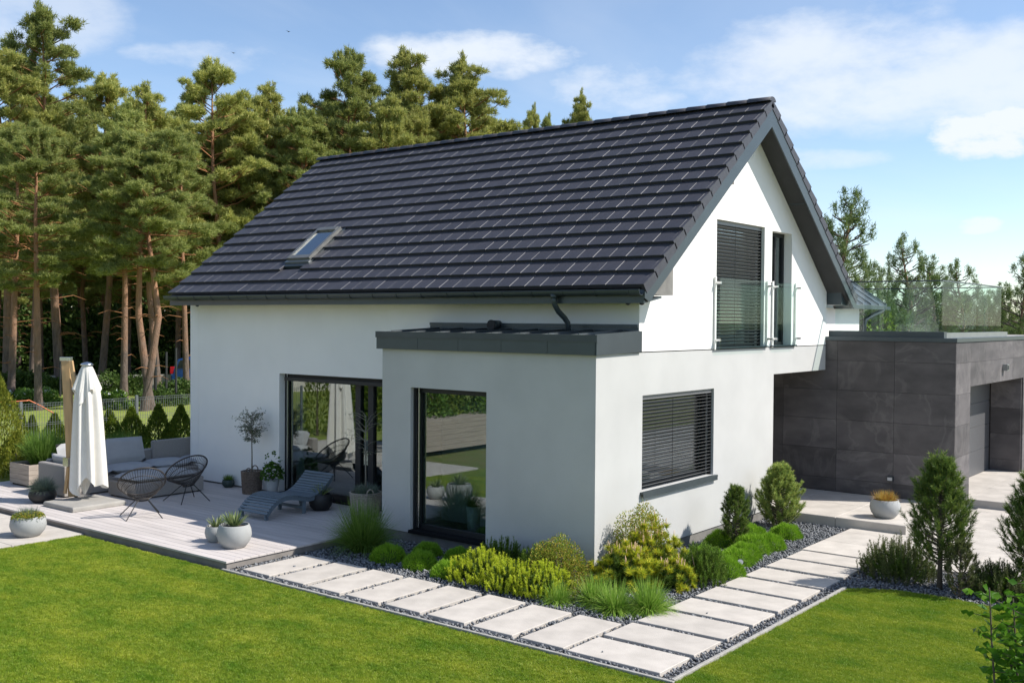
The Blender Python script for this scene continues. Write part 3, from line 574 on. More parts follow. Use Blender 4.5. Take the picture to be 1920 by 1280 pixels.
# curtain inside
mb = MB(); n = 26
for i in range(n):
    a, b = 7.98+.22*i/n, 7.98+.22*(i+1)/n; mb.quad((D_+.34+.03*(i % 2), a, .14), (D_+.34+.03*((i+1) % 2), b, .14), (D_+.34+.03*((i+1) % 2), b, 2.5), (D_+.34+.03*(i % 2), a, 2.5))
hp(mb.build('curtain', CURTAIN, house))
def blind(u0, u1, z0, z1, n, tilt, inset, label):
    b = empty('blind', (0, 0, 0)); b.parent = house; hp(b); b['label'] = label
    pitch = (z1-z0-.06)/n; me = None
    for i in range(n):
        z = z0+.03+pitch*(i+.5)
        if me is None:
            dy = .035*math.cos(tilt); dz = .035*math.sin(tilt)
            s = MB(); s.add([(u0+.02, -dy, -dz), (u1-.02, -dy, -dz), (u1-.02, 0, .006), (u0+.02, 0, .006), (u1-.02, dy, dz), (u0+.02, dy, dz), (u0+.02, -dy+.004, -dz-.008), (u1-.02, -dy+.004, -dz-.008)], [(0, 1, 2, 3), (3, 2, 4, 5), (0, 6, 7, 1)])
            o = s.build('slat', SLAT, b); me = o
        else: o = me.copy(); link(o, b)
        o.location = (0, inset, z)
        o.rotation_euler = (R_.uniform(-.04, .04), 0, 0)
    MB().box(u0+.01, u1-.01, inset-.03, inset+.04, z1-.07, z1-.003).build('head_rail', SLAT, b)
    for u in (u0+.011, u1-.031): MB().box(u, u+.02, inset-.03, inset+.03, z0+.003, z1-.07).build('guide_rail', BLACKM, b)
    mb = MB()
    for q in (.42, ): mb.box(u0+(u1-u0)*q-.004, u0+(u1-u0)*q+.004, inset-.045, inset-.04, z0+.02, z1-.07)
    mb.build('ladder_cord', BLACKM, b)
blind(GW[0], GW[1], GW[2], GW[3], 25, -.35, .07, 'dark slatted blind closed over the ground floor window')
w = window('', 'y', 0, *GW, .15); MB().box(1.22, 3.64, -.06, .149, .985, 1.016).build('sill', ANTH, w)
MB().box(1.225, 3.635, -.058, -.05, .93, .985).build('sill_front', ANTH, w)
blind(F1[0], F1[1], F1[2], F1[3], 36, -.6, .09, 'dark slatted blind closed over the wide french window')
w = window('', 'y', 0, *F1, .18, name='french_window'); MB().box(3.56, 5.60, -.05, .179, 3.135, 3.155).build('sill', ANTH, w)
w = window('', 'y', 0, *F2, .16, mull=((6.3, .06),), name='french_window'); MB().box(5.78, 6.90, -.05, .159, 3.135, 3.155).build('sill', ANTH, w)
# glass rails in front of the french windows
for (a, b, lb) in ((3.56, 5.52, 'wide glass guard in front of the closed french window blind'), (5.84, 6.80, 'narrow glass guard in front of the open french window')):
    g = empty('glass_guard', (0, 0, 0)); g.parent = house; hp(g); g['label'] = lb
    MB().box(a+.02, b, -.10, -.088, 3.14, 4.32).build('pane', RAIL, g)
    for u in (a-.02, b+.06):
        MB().box(u-.02, u+.02, -.04, -.014, 3.12, 4.34).build('bar', WHITE, g)
        for z in (3.28, 4.24): MB().tube([(u, -.02, z), (u, -.13, z)], .022, 10).build('clamp', STEEL, g)
# bay roof ----------------------------------------------------
br = empty('bay_roof', (0, 0, 0)); br.parent = house; hp(br); br['label'] = 'flat metal roof of the bay with seams and anthracite fascia'
mb = MB(); mb.prism([(-.07, ZT-.012), (D_-.004, ZT+.045), (D_-.004, ZT-.1), (-.07, ZT-.1)], 'y', .03, YB+.05); mb.build('metal_sheet', ANTH2, br)
ly = [-.06, .80, 1.66, 2.52, 3.38, YB+.07]
for a, b in zip(ly, ly[1:]): MB().box(-.075, -.045, a+.003, b-.003, ZF-.02, ZT-.10).build('fascia_panel', ANTH, br)
MB().box(-.09, -.03, -.07, YB+.08, ZT-.10, ZT+.0).build('drip_edge', ANTH2, br)
MB().box(-.07, D_-.004, YB+.052, YB+.075, ZF-.02, ZT-.003).build('fascia_panel', ANTH, br)
MB().prism([(-.085, ZF-.02), (D_+.02, ZF-.045+.05), (D_+.02, ZT+.05), (-.085, ZT+.012)], 'y', -.04, -.016).build('side_flashing', ANTH2, br)
MB().prism([(-.07, ZT-.01), (D_-.01, ZT+.045), (D_-.01, ZT+.055), (-.07, ZT+.005)], 'y', -.015, .028).build('side_coping', ANTH2, br)
for i in range(8):
    y = .25+i*.53; MB().prism([(-.07, ZT-.013), (D_-.06, ZT+.041), (D_-.06, ZT+.07), (-.07, ZT+.018)], 'y', y, y+.016).build('seam', ANTH2, br)
    MB().add([(-.092, y-.12, ZT+.004), (-.092, y+.10, ZT+.004), (.06, y+.10, ZT+.012), (.06, y-.12, ZT+.012), (-.092, y-.12, ZT-.0), (-.092, y+.1, ZT-.0)], [(0, 1, 2, 3), (4, 5, 1, 0)]).build('edge_clip', ZINC, br)
MB().box(D_-.03, D_-.004, .0, YB-.03, ZT+.045, ZT+.105).build('wall_flashing', ANTH, br); MB().box(D_-.045, D_-.004, .0, YB-.03, ZT+.107, ZT+.15).build('wall_flashing', ANTH, br)
o = MB().tube([(D_-.2, 2.70, ZT+.12), (D_+.0, 2.70, ZT+.12)], .075, 16).build('vent_pipe', ANTH, br, True)
MB().tube([(D_-.21, 2.70, ZT+.12), (D_-.19, 2.70, ZT+.12)], .085, 16).build('vent_cap', BLACKM, br)
# main roof ---------------------------------------------------
roof = empty('roof', (0, 0, 0)); roof.parent = house; hp(roof); roof['label'] = 'steep roof of dark flat concrete tiles'
Y0, Y1 = -OH+.05, L_+.0
sx = Vector((XR-XE, 0, ZR-ZE)); SLEN = sx.length; sx.normalize(); nx = Vector((-sx.z, 0, sx.x))
eave = Vector((XE-.02, 0, ZE-.02))
mb = MB(); th = .24
for sg in (1, -1):
    f = lambda p: (XR+sg*(p[0]-XR), p[1])
    a = Vector((XE, ZE)); b = Vector((XR, ZR)); n2 = Vector((-sx.z, sx.x))
    lo, hi = .05, th
    poly = [f(a-n2*lo), f((XR, ZR-lo/sx.x)), f((XR, ZR-hi/sx.x)), f(a-n2*hi+Vector((.15, .12)))]
    mb.prism(poly, 'y', -OH+.02, L_+.02)
mb.build('underlay', SOFF, roof)
ROWS = 15; exp = SLEN/ROWS; TW = .302
COLS = int(round((Y1-Y0)/TW)); TW = (Y1-Y0)/COLS
tv = []; g = .004; ln = exp+.05; lift = .066; c = .006
# tile local frame: s up the slope, y across, h height above slope
def tile_local():
    y0, y1 = g/2, TW-g/2; s0, s1 = 0, ln
    pts = [(s0, y0, .0), (s0, y1, .0), (s1, y1, -.012), (s1, y0, -.012),          # bottom
           (s0, y0, lift-c), (s0, y1, lift-.003), (s1, y1, .012), (s1, y0, .012-c*.5),     # side tops
           (s0+.004, y0+.0045, lift), (s0+.004, y1-.003, lift), (s1, y1-.003, .014), (s1, y0+.0045, .014)]
    fs = [(0, 3, 2, 1), (0, 1, 5, 4), (1, 2, 6, 5), (3, 0, 4, 7), (4, 5, 9, 8), (7, 4, 8, 11), (5, 6, 10, 9), (8, 9, 10, 11)]
    return pts, fs
tp, tf = tile_local()
me_t = None
SKY = (1.30, 2.28, 7.66, 8.33)   # skylight x0,x1,y0,y1
s_of = lambda x: (x-XE)/sx.x
near = []
for r in range(ROWS):
    for k in range(COLS):
        off = (.5 if r % 2 else 0)*TW*.0
        P0 = eave + sx*(exp*r); cen = P0+sx*exp/2+Vector((0, Y0+TW*(k+.5), 0))
        if SKY[0]-.0 < cen.x < SKY[1]+.0 and SKY[2]-.08 < cen.y < SKY[3]+.08: continue
        near.append(((cen-Vector((CX, CY, CZ))).length, r, k))
near.sort(); rest = MB()
for i, (d, r, k) in enumerate(near):
    P0 = eave + sx*(exp*r) + Vector((0, Y0+TW*k, 0)) + nx*.0
    if i < 300:
        if me_t is None:
            q = MB(); q.add([sx*a+Vector((0, b, 0))+nx*h for a, b, h in tp], tf); o = q.build('tile', TILE, roof); me_t = o; o.data.materials.append(GLINT); o.data.polygons[5].material_index = 1
        else: o = me_t.copy(); link(o, roof)
        o.location = P0 + nx*R_.uniform(-.002, .003) + Vector((0, R_.uniform(-.0015, .0015), 0))
    else:
        j = R_.uniform(-.002, .003); rest.add([P0+sx*a+Vector((0, b, 0))+nx*(h+j) for a, b, h in tp], tf)
o = rest.build('tile', TILES, roof, kind='stuff', label='the far tiles of the terrace slope'); o.data.materials.append(GLINT)
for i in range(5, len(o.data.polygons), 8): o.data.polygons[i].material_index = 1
# far slope, verge pieces and ridge
back = MB()
for r in range(ROWS):
    def bp(s, h, yy): p = eave+sx*s+nx*h; return (2*XR-p.x, yy, p.z)
    s0 = exp*r; s1 = s0+ln
    back.add([bp(s0, 0, Y0), bp(s1, -.01, Y0), bp(s1, .014, Y0), bp(s0, lift, Y0), bp(s0, 0, Y1), bp(s1, -.01, Y1), bp(s1, .014, Y1), bp(s0, lift, Y1)],
             [(0, 1, 2, 3), (7, 6, 5, 4), (3, 2, 6, 7), (0, 3, 7, 4), (0, 4, 5, 1), (1, 5, 6, 2)])
back.build('tile', TILES, roof, kind='stuff', label='tile courses of the far slope')
for r in range(ROWS):            # verge tiles: folded pieces at the gable edge, each stepping over the next
    for sg in (1, -1):
        q = MB()
        def vp(s, h, yy): p = eave+sx*s+nx*h; return (XR+sg*(p.x-XR), yy, p.z)
        s0 = exp*r-.012; s1 = s0+exp+.03
        q.add([vp(s0, -.085, Y0-.06), vp(s1, -.105, Y0-.06), vp(s1, .02, Y0-.06), vp(s0, lift+.008, Y0-.06), vp(s0, -.085, Y0-.004), vp(s1, -.105, Y0-.004), vp(s1, .02, Y0-.004), vp(s0, lift+.008, Y0-.004)],
              [(0, 1, 2, 3), (7, 6, 5, 4), (3, 2, 6, 7), (0, 3, 7, 4), (0, 4, 5, 1), (1, 5, 6, 2)]); q.build('verge_tile', TILES, roof)
nr = 29; rl = (Y1-Y0+.06)/nr
rt = None
for i in range(nr):
    if rt is None:
        q = MB(); ring = []
        for yy, ex in ((0, 0), (rl+.03, .012)):
            ring.append([((.13+ex*.5)*math.cos(math.pi*(.02+.96*k/8)), yy, (.085+ex)*math.sin(math.pi*(.02+.96*k/8))) for k in range(9)])
        q.add(ring[0]+ring[1], [(k, k+1, 10+k, 9+k) for k in range(8)]+[tuple(range(8, -1, -1)), tuple(range(9, 18))]); rt = q.build('ridge_tile', TILE, roof, True); o = rt
        rt.data.polygons.foreach_set('use_smooth', [len(p.vertices) == 4 for p in rt.data.polygons])
    else: o = rt.copy(); link(o, roof)
    o.location = (XR, Y0-.06+rl*i, ZR-.005)
# verge boards (anthracite metal) on the gable
def vline(x, dz): return ZE+SL*(x-XE)+dz
for sg in (1, -1):
    q = MB(); f = lambda p: (XR+sg*(p[0]-XR), p[1])
    q.prism([f((XE-.02, ZE-.08)), f((XR, ZR-.11)), f((XR, ZR-.44)), f((XE+.12, ZE-.22)), f((XE-.02, ZE-.17))], 'y', -OH+.0, -OH+.025)
    q.build('verge_board', ANTH, roof, label='anthracite metal board along the gable edge')
    q = MB(); q.prism([f((XE+.16, ZE-.06-.10)), f((XR, ZR-.20)), f((XR, ZR-.26)), f((XE+.16, ZE-.22))], 'y', -OH+.03, -.004); q.build('soffit', SOFF, roof)
# purlins
for (x, z0, z1, m_) in ((6.48, 5.80, 6.10, ANTH), (3.05, 5.80, 6.10, GREY)):
    pass
MB().prism([(6.49, 5.80), (6.72, 5.80), (6.72, 5.86), (6.49, 6.02)], 'y', -.33, -.016).build('purlin', ANTH, roof)
MB().prism([(3.20, 5.84), (3.46, 5.84), (3.46, 6.12), (3.20, 5.95)], 'y', -.385, -.016).build('purlin', PLINTH, roof)
MB().prism([(8.5, 3.95), (8.78, 3.93), (8.78, 4.0), (8.5, 4.33)], 'y', -.30, .0).build('purlin', ANTH, roof)
MB().prism([(.95, 3.98), (1.52, 3.98), (1.52, 4.44), (.95, 4.10)], 'y', -.36, -.016).build('purlin', PLINTH, roof)
# eave: fascia, gutter
MB().box(XE-.0, XE+.03, -OH+.03, L_+.0, ZE-.24, ZE-.045).build('eave_board', ANTH, roof)
MB().prism([(XE+.03, ZE-.24), (D_-.003, ZE-.16), (D_-.003, ZE-.13), (XE+.03, ZE-.21)], 'y', -OH+.03, L_).build('soffit', ANTH, roof)
gy = [-OH+.02+i*2.9 for i in range(4)]+[L_+.03]
for a, b in zip(gy, gy[1:]):
    q = MB(); n = 12
    P = [(XE-.075+.072*math.cos(math.pi+math.pi*k/n), ZE-.055+.075*math.sin(math.pi+math.pi*k/n)) for k in range(n+1)]
    Q = [(XE-.075+.066*math.cos(math.pi+math.pi*k/n), ZE-.055+.069*math.sin(math.pi+math.pi*k/n)) for k in range(n+1)]
    q.prism(P+Q[::-1], 'y', a, b-.002); q.tube([(XE-.147, a, ZE-.052), (XE-.147, b, ZE-.052)], .009, 6); q.build('gutter', ANTH, roof)
for i in range(20):
    y = -.2+i*.58; q = MB(); q.tube([(XE-.075+.079*math.cos(math.pi+math.pi*k/8), y, ZE-.055+.082*math.sin(math.pi+math.pi*k/8)) for k in range(9)], .006, 5); q.build('gutter_bracket', ANTH2, roof)
MB().tube([(XE-.075, 1.15, ZE-.11), (XE-.075, 1.15, ZE-.20), (XE-.06, 1.15, ZE-.26), (XE+.02, 1.14, ZE-.36), (XE+.16, 1.12, ZE-.46), (XE+.22, 1.10, ZE-.54), (XE+.23, 1.10, ZT+.05)], .042, 14).build('downpipe', ANTH, roof, True)
MB().tube([(XE-.075, 1.15, ZE-.10), (XE-.075, 1.15, ZE-.17)], [.065, .045], 14).build('gutter_outlet', ANTH, roof, True)
# skylight
sk = empty('skylight', (0, 0, 0)); sk.parent = roof
def rp(x, y, h): s = s_of(x); p = Vector((XE, 0, ZE))+sx*s+nx*h; return (p.x, y, p.z)
def rbox(x0, x1, y0, y1, h0, h1): 
    return MB().add([rp(x0, y0, h0), rp(x1, y0, h0), rp(x1, y1, h0), rp(x0, y1, h0), rp(x0, y0, h1), rp(x1, y0, h1), rp(x1, y1, h1), rp(x0, y1, h1)], [(0, 3, 2, 1), (4, 5, 6, 7), (0, 1, 5, 4), (1, 2, 6, 5), (2, 3, 7, 6), (3, 0, 4, 7)])
bpy.data.objects.remove(sk)
rbox(1.28, 2.30, 7.60, 8.40, -.04, .04).build('skylight_flashing', ANTH, roof)
rbox(1.42, 2.25, 7.66, 7.73, .05, .12).build('skylight_frame', LEADG, roof); rbox(1.42, 2.25, 8.27, 8.34, .05, .12).build('skylight_frame', LEADG, roof)
rbox(1.42, 1.50, 7.732, 8.268, .05, .115).build('skylight_frame', LEADG, roof); rbox(2.17, 2.25, 7.732, 8.268, .05, .13).build('skylight_frame', LEADG, roof)
rbox(1.501, 2.169, 7.732, 8.268, .085, .095).build('skylight_pane', PANE_SKY, roof)
rbox(1.36, 1.415, 7.64, 8.36, .03, .07).build('skylight_apron', ZINC, roof)
# cameras under the eave
def dome_cam(loc, label):
    t = empty('security_camera', loc, label=label, cat='camera', group='small black cameras under the eaves')
    MB().lathe([(.0, 0), (.045, 0), (.05, -.04), (.05, -.07)], 14).build('housing', BLACKM, t, True)
    MB().lathe([(.046, -.07), (.044, -.09), (.033, -.112), (.015, -.122), (0, -.124)], 14).build('lens', CARG, t, True)
dome_cam((.98, .09, 3.95), 'left one of two small black cameras under the near eave corner'); dome_cam((1.06, -.10, 3.95), 'right one of two small black cameras under the near eave corner'); dome_cam((.95, 10.75, 3.95), 'small black camera under the far left eave end')

# ============================================================ GARAGE
gar = empty('garage', (8.47, -2.55, 0), label='flat roofed garage clad in large dark stone panels', cat='garage')
def gp(o): o.matrix_parent_inverse = Matrix.Translation(-Vector((8.47, -2.55, 0))); return o
GX, GY = 8.465, -2.55
gp(MB().box(GX+.03, 9.48, GY+.03, 6, -.1, 3.16).build('wall_core', JOINT, gar)); gp(MB().box(9.48, 20, GY+.03, -1.85, 2.48, 3.16).build('wall_core', JOINT, gar))
gp(MB().box(9.48, 20, -1.75, 6, -.1, 3.16).build('wall_core', JOINT, gar)); gp(MB().box(13.98, 20, GY+.03, -1.76, -.1, 2.47).build('wall_core', JOINT, gar))
zrow = [0, .42, 1.02, 1.62, 2.22, 2.82, 3.22]
def panel(ax, a, b, c, d, pos, t=.026):
    g = .002
    p = MB(); (p.cbox if 0 else p.box)(pos, pos+t, a+g, b-g, c+g, d-g) if ax == 'x' else p.box(a+g, b-g, pos, pos+t, c+g, d-g)
    o = p.build('stone_panel', DSTONE, gar, bev=.002); return gp(o)
ycut = [GY, -1.40, -.25, .90, 2.05, 3.2, 4.35]
for zi in range(6):
    for a, b in zip(ycut, ycut[1:]): panel('x', a, b, zrow[zi]+(.15 if zi == 0 else 0), zrow[zi+1], GX)
xc = [GX+.028, 9.5, 10.65, 11.8, 12.95, 14.0, 15.15, 16.3, 17.45, 18.6]
for zi in range(6):
    for i, (a, b) in enumerate(zip(xc, xc[1:])):
        z0, z1 = zrow[zi], zrow[zi+1]
        if 9.4 < a < 13.9:
            if z1 <= 2.3: continue
            z0 = max(z0, 2.34)
            if z1-z0 < .2: continue
        panel('y', a, b, z0, z1, GY)
for zi in range(5): panel('x', GY+.03, -1.86, max(zrow[zi], .15), min(zrow[zi+1], 2.34), 13.95)
gp(MB().box(9.5, 13.95, GY+.03, -1.85, 2.345, 2.40).build('lintel_soffit', DSTONE, gar))
gd = empty('garage_door', (0, 0, 0)); gd.parent = gar; gp(gd)
for i in range(4): MB().cbox(9.5, 13.94, -1.84+(.0), -1.80, .16+i*.545, .16+(i+1)*.545-.008, .004).build('door_panel', GDOOR, gd)
MB().box(9.5, 13.94, -1.82, -1.80, .155, 2.36).build('seal', ZINC, gd)
gp(MB().box(GX-.02, 20, GY-.02, GY+.22, 3.225, 3.30).build('coping', ANTH, gar)); gp(MB().box(GX-.02, GX+.22, GY+.222, -.005, 3.225, 3.30).build('coping', ANTH, gar))
gp(MB().box(GX+.222, 20, GY+.222, 6, 3.16, 3.27).build('roof_terrace', CONC, gar)); gp(MB().box(8.62, 8.80, -2.28, -.0, 3.30, 3.42).build('kerb', ANTH, gar)); gp(MB().box(8.802, 13.6, -2.28, -2.14, 3.30, 3.40).build('kerb', ZINC, gar))
t = empty('wall_lamp', (GX-.002, -1.36, .52), label='small square grey outdoor lamp low on the dark stone wall', cat='lamp')
MB().cbox(-.07, 0, -.06, .06, -.04, .05, .006).build('housing', ANTH2, t); MB().box(-.072, -.07, -.045, .045, -.03, .03).build('lens', LENS, t)
t = empty('wall_lamp', (12.1, GY-.001, 2.64), label='small pale cube lamp above the garage door', cat='lamp')
MB().cbox(-.07, .07, -.1, 0, -.07, .07, .006).build('housing', ZINC, t); MB().box(-.05, .05, -.102, -.1, -.05, .04).build('lens', BLACKM, t)
# glass balustrade
bal = empty('glass_balustrade', (8.7, -2.2, 3.42), label='frameless glass balustrade round the garage roof terrace', cat='balustrade')
BO = Vector((8.7, -2.2, 3.42)); 
def bbp(o): o.matrix_parent_inverse = Matrix.Translation(-BO); return o
for a, b in ((-2.2, -1.15), (-1.14, -.1)): bbp(MB().box(8.70, 8.712, a+.005, b-.005, 3.35, 4.40).build('glass_panel', RAIL, bal))
for a, b in ((8.72, 10.3), (10.31, 11.85), (11.86, 13.3)): bbp(MB().box(a+.005, b-.005, -2.212, -2.20, 3.35, 4.40).build('glass_panel', RAIL, bal))
bbp(MB().box(8.69, 8.722, -2.222, -.1, 4.40, 4.425).build('handrail', ANTH, bal)); bbp(MB().box(8.722, 13.3, -2.222, -2.19, 4.40, 4.425).build('handrail', ANTH, bal))
bbp(MB().box(13.29, 13.302, -2.19, 3, 3.35, 4.40).build('glass_panel', RAIL, bal)); bbp(MB().box(13.28, 13.312, -2.19, 3, 4.40, 4.425).build('handrail', ANTH, bal))
bbp(MB().box(8.72, 13.28, 2.99, 3.002, 3.35, 4.40).build('glass_panel', RAIL, bal)); bbp(MB().box(8.72, 13.28, 2.98, 3.012, 4.40, 4.425).build('handrail', ANTH, bal))
# side wing behind the terrace
wing = empty('side_wing', (9, .7, 3.275), label='low white wing with a pale metal roof behind the glass balustrade', cat='building')
WO = Vector((9, .7, 3.275))
def wp(o): o.matrix_parent_inverse = Matrix.Translation(-WO); return o
wp(MB().box(8.95, 12.1, .62, 2.9, 3.275, 3.93).build('wall', WHITE, wing))
for ya, za, yb, zb_ in ((.40, 4.0, 1.55, 4.78), (2.75, 4.0, 1.55, 4.78)):
    wp(MB().add([(8.95, ya, za), (13.35, ya, za), (13.35, yb, zb_), (8.95, yb, zb_), (8.95, ya, za-.09), (13.35, ya, za-.09), (13.35, yb, zb_-.09), (8.95, yb, zb_-.09)], [(0, 1, 2, 3), (7, 6, 5, 4), (0, 4, 5, 1), (1, 5, 6, 2), (0, 3, 7, 4)]).build('roof', SLATE, wing))
for i in range(9):
    x = 9.0+i*.54; wp(MB().add([(x, .39, 4.0), (x+.025, .39, 4.0), (x+.025, 1.54, 4.79), (x, 1.54, 4.79), (x, .39, 4.035), (x+.025, .39, 4.035), (x+.025, 1.54, 4.825), (x, 1.54, 4.825)], [(0, 3, 2, 1), (4, 5, 6, 7), (0, 1, 5, 4), (1, 2, 6, 5), (3, 0, 4, 7)]).build('roof_seam', ZINC, wing))
wp(MB().add([(12.1, .62, 3.93), (12.1, 2.5, 3.93), (12.1, 1.55, 4.65)], [(0, 1, 2)]).build('gable', WHITE, wing))
wp(MB().box(8.95, 13.4, .32, .395, 3.9, 3.98).build('gutter', ANTH, wing))
wp(MB().tube([(13.0, .36, 3.9), (12.6, .45, 3.78), (12.3, .55, 3.65), (12.22, .56, 3.3)], .05, 10).build('downpipe', ANTH, wing, True))

# ============================================================ PLANTS
def prot(n): return unit(np.c_[rng.normal(0, 1, (n, 2)), np.abs(rng.normal(0, 1, n))])
def mugo(name, loc, r, h, m, ns, label, group=None, up=.9, sl=.16, nl=.045, candle=None, nper=90, nw=.006, rz=0, cat='shrub', ell=1.0, ang=1.0):
    t = empty(name, loc, rz, label, cat, group)
    d = dome(ns, 1, 1, 1); rad = rng.uniform(.55, 1.0, ns)[:, None]**.5
    tip = d*rad*np.array([[r, r*ell, h*.88]])*rng.uniform(.85, 1.1, (ns, 1))
    D = unit(d*(1-up)*1.2+np.array([[0, 0, up]])+rng.normal(0, .14, (ns, 3))); L = sl*rng.uniform(.7, 1.5, ns)
    B = tip-D*(L*.6)[:, None]; B[:, 2] = np.maximum(B[:, 2], .02)
    np_mesh('needles', [shoot_needles(B, D, L, nper, nl, nw, ang)], m, t)
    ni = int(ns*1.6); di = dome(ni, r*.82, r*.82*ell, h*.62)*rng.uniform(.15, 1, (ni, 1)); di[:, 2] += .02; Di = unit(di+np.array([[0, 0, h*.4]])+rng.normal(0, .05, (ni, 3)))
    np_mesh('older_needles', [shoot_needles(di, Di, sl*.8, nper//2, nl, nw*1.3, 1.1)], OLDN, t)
    mbs = MB()
    for k in range(14):
        p = tip[k]; mbs.tube([(p[0]*.08, p[1]*.08, -.02), (p[0]*.5, p[1]*.5, p[2]*.35), tuple(p)], [.014, .009, .004], 5)
    mbs.build('stems', TWIG, t, True)
    if candle:
        idx = np.argsort(-tip[:, 2])[:candle]; mbc = MB()
        for k in idx:
            for j in range(R_.choice((1, 2, 3))):
                p = tip[k]+np.array([R_.uniform(-.02, .02), R_.uniform(-.02, .02), 0]); hh = R_.uniform(.05, .13)
                mbc.tube([tuple(p), tuple(p+np.array([R_.uniform(-.01, .01), R_.uniform(-.01, .01), hh]))], [.007, .004], 5)
        mbc.build('candles', CANDLE, t, True)
    return t
def mound(loc, r, h, label, group, m=MOUND, n=5200, name='cushion_plant'):
    t = empty(name, loc, R_.uniform(0, 6), label, 'ground cover plant', group)
    d = dome(n, 1, 1, 1); lump = 1+.10*np.sin(d[:, 0]*7+loc[0]*9)*np.sin(d[:, 1]*6+loc[1]*7)
    P = d*np.array([[r, r, h]])*(lump*rng.uniform(.72, 1.0, n)**.5)[:, None]; D = unit(d+rng.normal(0, .3, (n, 3))+np.array([[0, 0, .55]]))
    np_mesh('foliage', [tris(P, D, rng.uniform(.03, .065, n), .008)], m, t)
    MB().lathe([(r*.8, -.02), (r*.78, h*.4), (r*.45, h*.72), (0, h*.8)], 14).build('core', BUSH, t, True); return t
def tuft(name, loc, n, L, W, spread, droop, m, label, group=None, r0=.06, cat='ornamental grass', seg=4, seed_heads=0):
    t = empty(name, loc, 0, label, cat, group); blade_plant('blades', n, L, W, spread, droop, m, t, 0, r0, seg, .55)
    return t
g1 = 'golden green mountain pines by the bay'
mugo('mountain_pine', (-1.15, 1.15, -.04), .48, .52, MUGO_G, 240, 'golden mountain pine at the left end of the row under the bay', g1, nl=.036, sl=.11, up=.75, nper=80)
mugo('mountain_pine', (-1.28, .50, -.04), .42, .46, MUGO_G, 190, 'golden mountain pine second from the left under the bay', g1, nl=.036, sl=.11, up=.75, nper=80)
mugo('mountain_pine', (-1.20, .02, -.04), .46, .48, MUGO_G, 215, 'golden mountain pine nearest the sunlit corner, by the path', g1, nl=.036, sl=.11, up=.75, nper=80)
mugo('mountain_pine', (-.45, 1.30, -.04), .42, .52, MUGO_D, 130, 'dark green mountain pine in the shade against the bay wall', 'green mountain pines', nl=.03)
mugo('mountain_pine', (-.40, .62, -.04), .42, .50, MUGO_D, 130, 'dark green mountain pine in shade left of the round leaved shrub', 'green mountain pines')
mugo('mountain_pine', (-.15, -.58, -.04), .50, .70, YELLOW, 110, 'yellow needled pine with brown candles in front of the house corner', 'yellow pines with candles', candle=26, sl=.06, nl=.085, ang=1.5, up=.5, nper=130)
mugo('mountain_pine', (.55, -.62, -.04), .52, .95, YELLOW, 135, 'tallest yellow pine with brown candles against the sunlit wall', 'yellow pines with candles', candle=30, sl=.06, nl=.085, ang=1.5, up=.5, nper=130)
mugo('mountain_pine', (.72, -1.28, -.04), .42, .60, MUGO_D, 150, 'deep green mountain pine beside the path right of the yellow pines', 'green mountain pines')
mugo('mountain_pine', (.20, -1.15, -.04), .34, .46, YELLOW, 50, 'small yellow pine low in front of the taller yellow pine', 'yellow pines with candles', candle=12, sl=.06, nl=.08, ang=1.5, up=.5, nper=130)
def leafy(name, loc, r, h, n, m, label, group=None, L=.026, W=.018, cat='shrub'):
    t = empty(name, loc, 0, label, cat, group); d = dome(n, 1, 1, 1); lump = 1+.14*np.sin(d[:, 0]*5+1)*np.cos(d[:, 1]*6)+.1*np.sin(d[:, 2]*9)
    P = d*np.array([[r, r, h]])*(lump*rng.uniform(.5, 1, n)**.4)[:, None]; np_mesh('leaves', [leaves(P, unit(d+rng.normal(0, .7, (n, 3))+[[0, 0, .4]]), L, W)], m, t)
    q = MB()
    for k in range(16): p = P[k]; q.tube([(0, 0, -.02), tuple(p*.5+np.array([0, 0, .02])), tuple(p)], [.012, .007, .003], 5)
    q.build('stems', TWIG, t, True); return t
leafy('barberry_shrub', (-.66, .16, -.04), .46, .60, 8000, BERB, 'rounded yellow green shrub with small leaves at the house corner')
leafy('barberry_shrub', (.60, -.42, -.04), .50, .90, 9000, BERB, 'rounded small leaved shrub behind the tallest yellow pine')
cg = 'bright green cushion plants in the gravel'
for (x, y, r, h, lb) in [(-1.15, 2.95, .27, .24, 'green cushion plant beside the tall ornamental grass'), (-.52, 2.72, .22, .20, 'green cushion plant nearest the bay window sill, left one'), (-1.15, 2.28, .25, .24, 'green cushion plant in the middle of the shaded gravel'),
                         (-.52, 2.08, .23, .21, 'green cushion plant under the right half of the bay window'), (-1.28, 1.62, .24, .22, 'green cushion plant touching the leftmost golden pine'),
                         (1.42, -.98, .38, .34, 'largest green cushion plant right of the deep green pine'), (1.98, -1.2, .28, .24, 'green cushion plant next to the small garden spotlight'), (2.45, -1.12, .27, .24, 'green cushion plant by the path below the small pine'),
                         (2.95, -1.02, .30, .28, 'green cushion plant right of the small pine, front'), (3.35, -1.12, .26, .24, 'green cushion plant by the far half of the path'), (3.05, -.45, .27, .26, 'green cushion plant behind the small pine near the wall'), (3.75, -.62, .28, .26, 'green cushion plant before the blue green pine, left side'),
                         (4.3, -1.0, .26, .24, 'green cushion plant nearest the drive slabs'), (1.25, -1.42, .26, .28, 'green cushion plant against the deep green pine')]:
    mound((x, y, -.05), r, h, lb, cg)
tg = 'arching grass tufts at the path corner'
for (x, y, n, L, lb) in [(-1.40, -.36, 800, .38, 'small yellow green tuft left in the corner group'), (-1.12, -.78, 1000, .50, 'dark green tuft behind the corner group'), (-1.28, -1.16, 1200, .50, 'bright tuft in the middle of the corner group'), (-1.02, -1.50, 1500, .56, 'largest bright tuft at the right of the corner group')]:
    tuft('grass_tuft', (x, y, -.04), n, L, .008, 1.7, 1.0, TUFT, lb, tg, r0=.11)
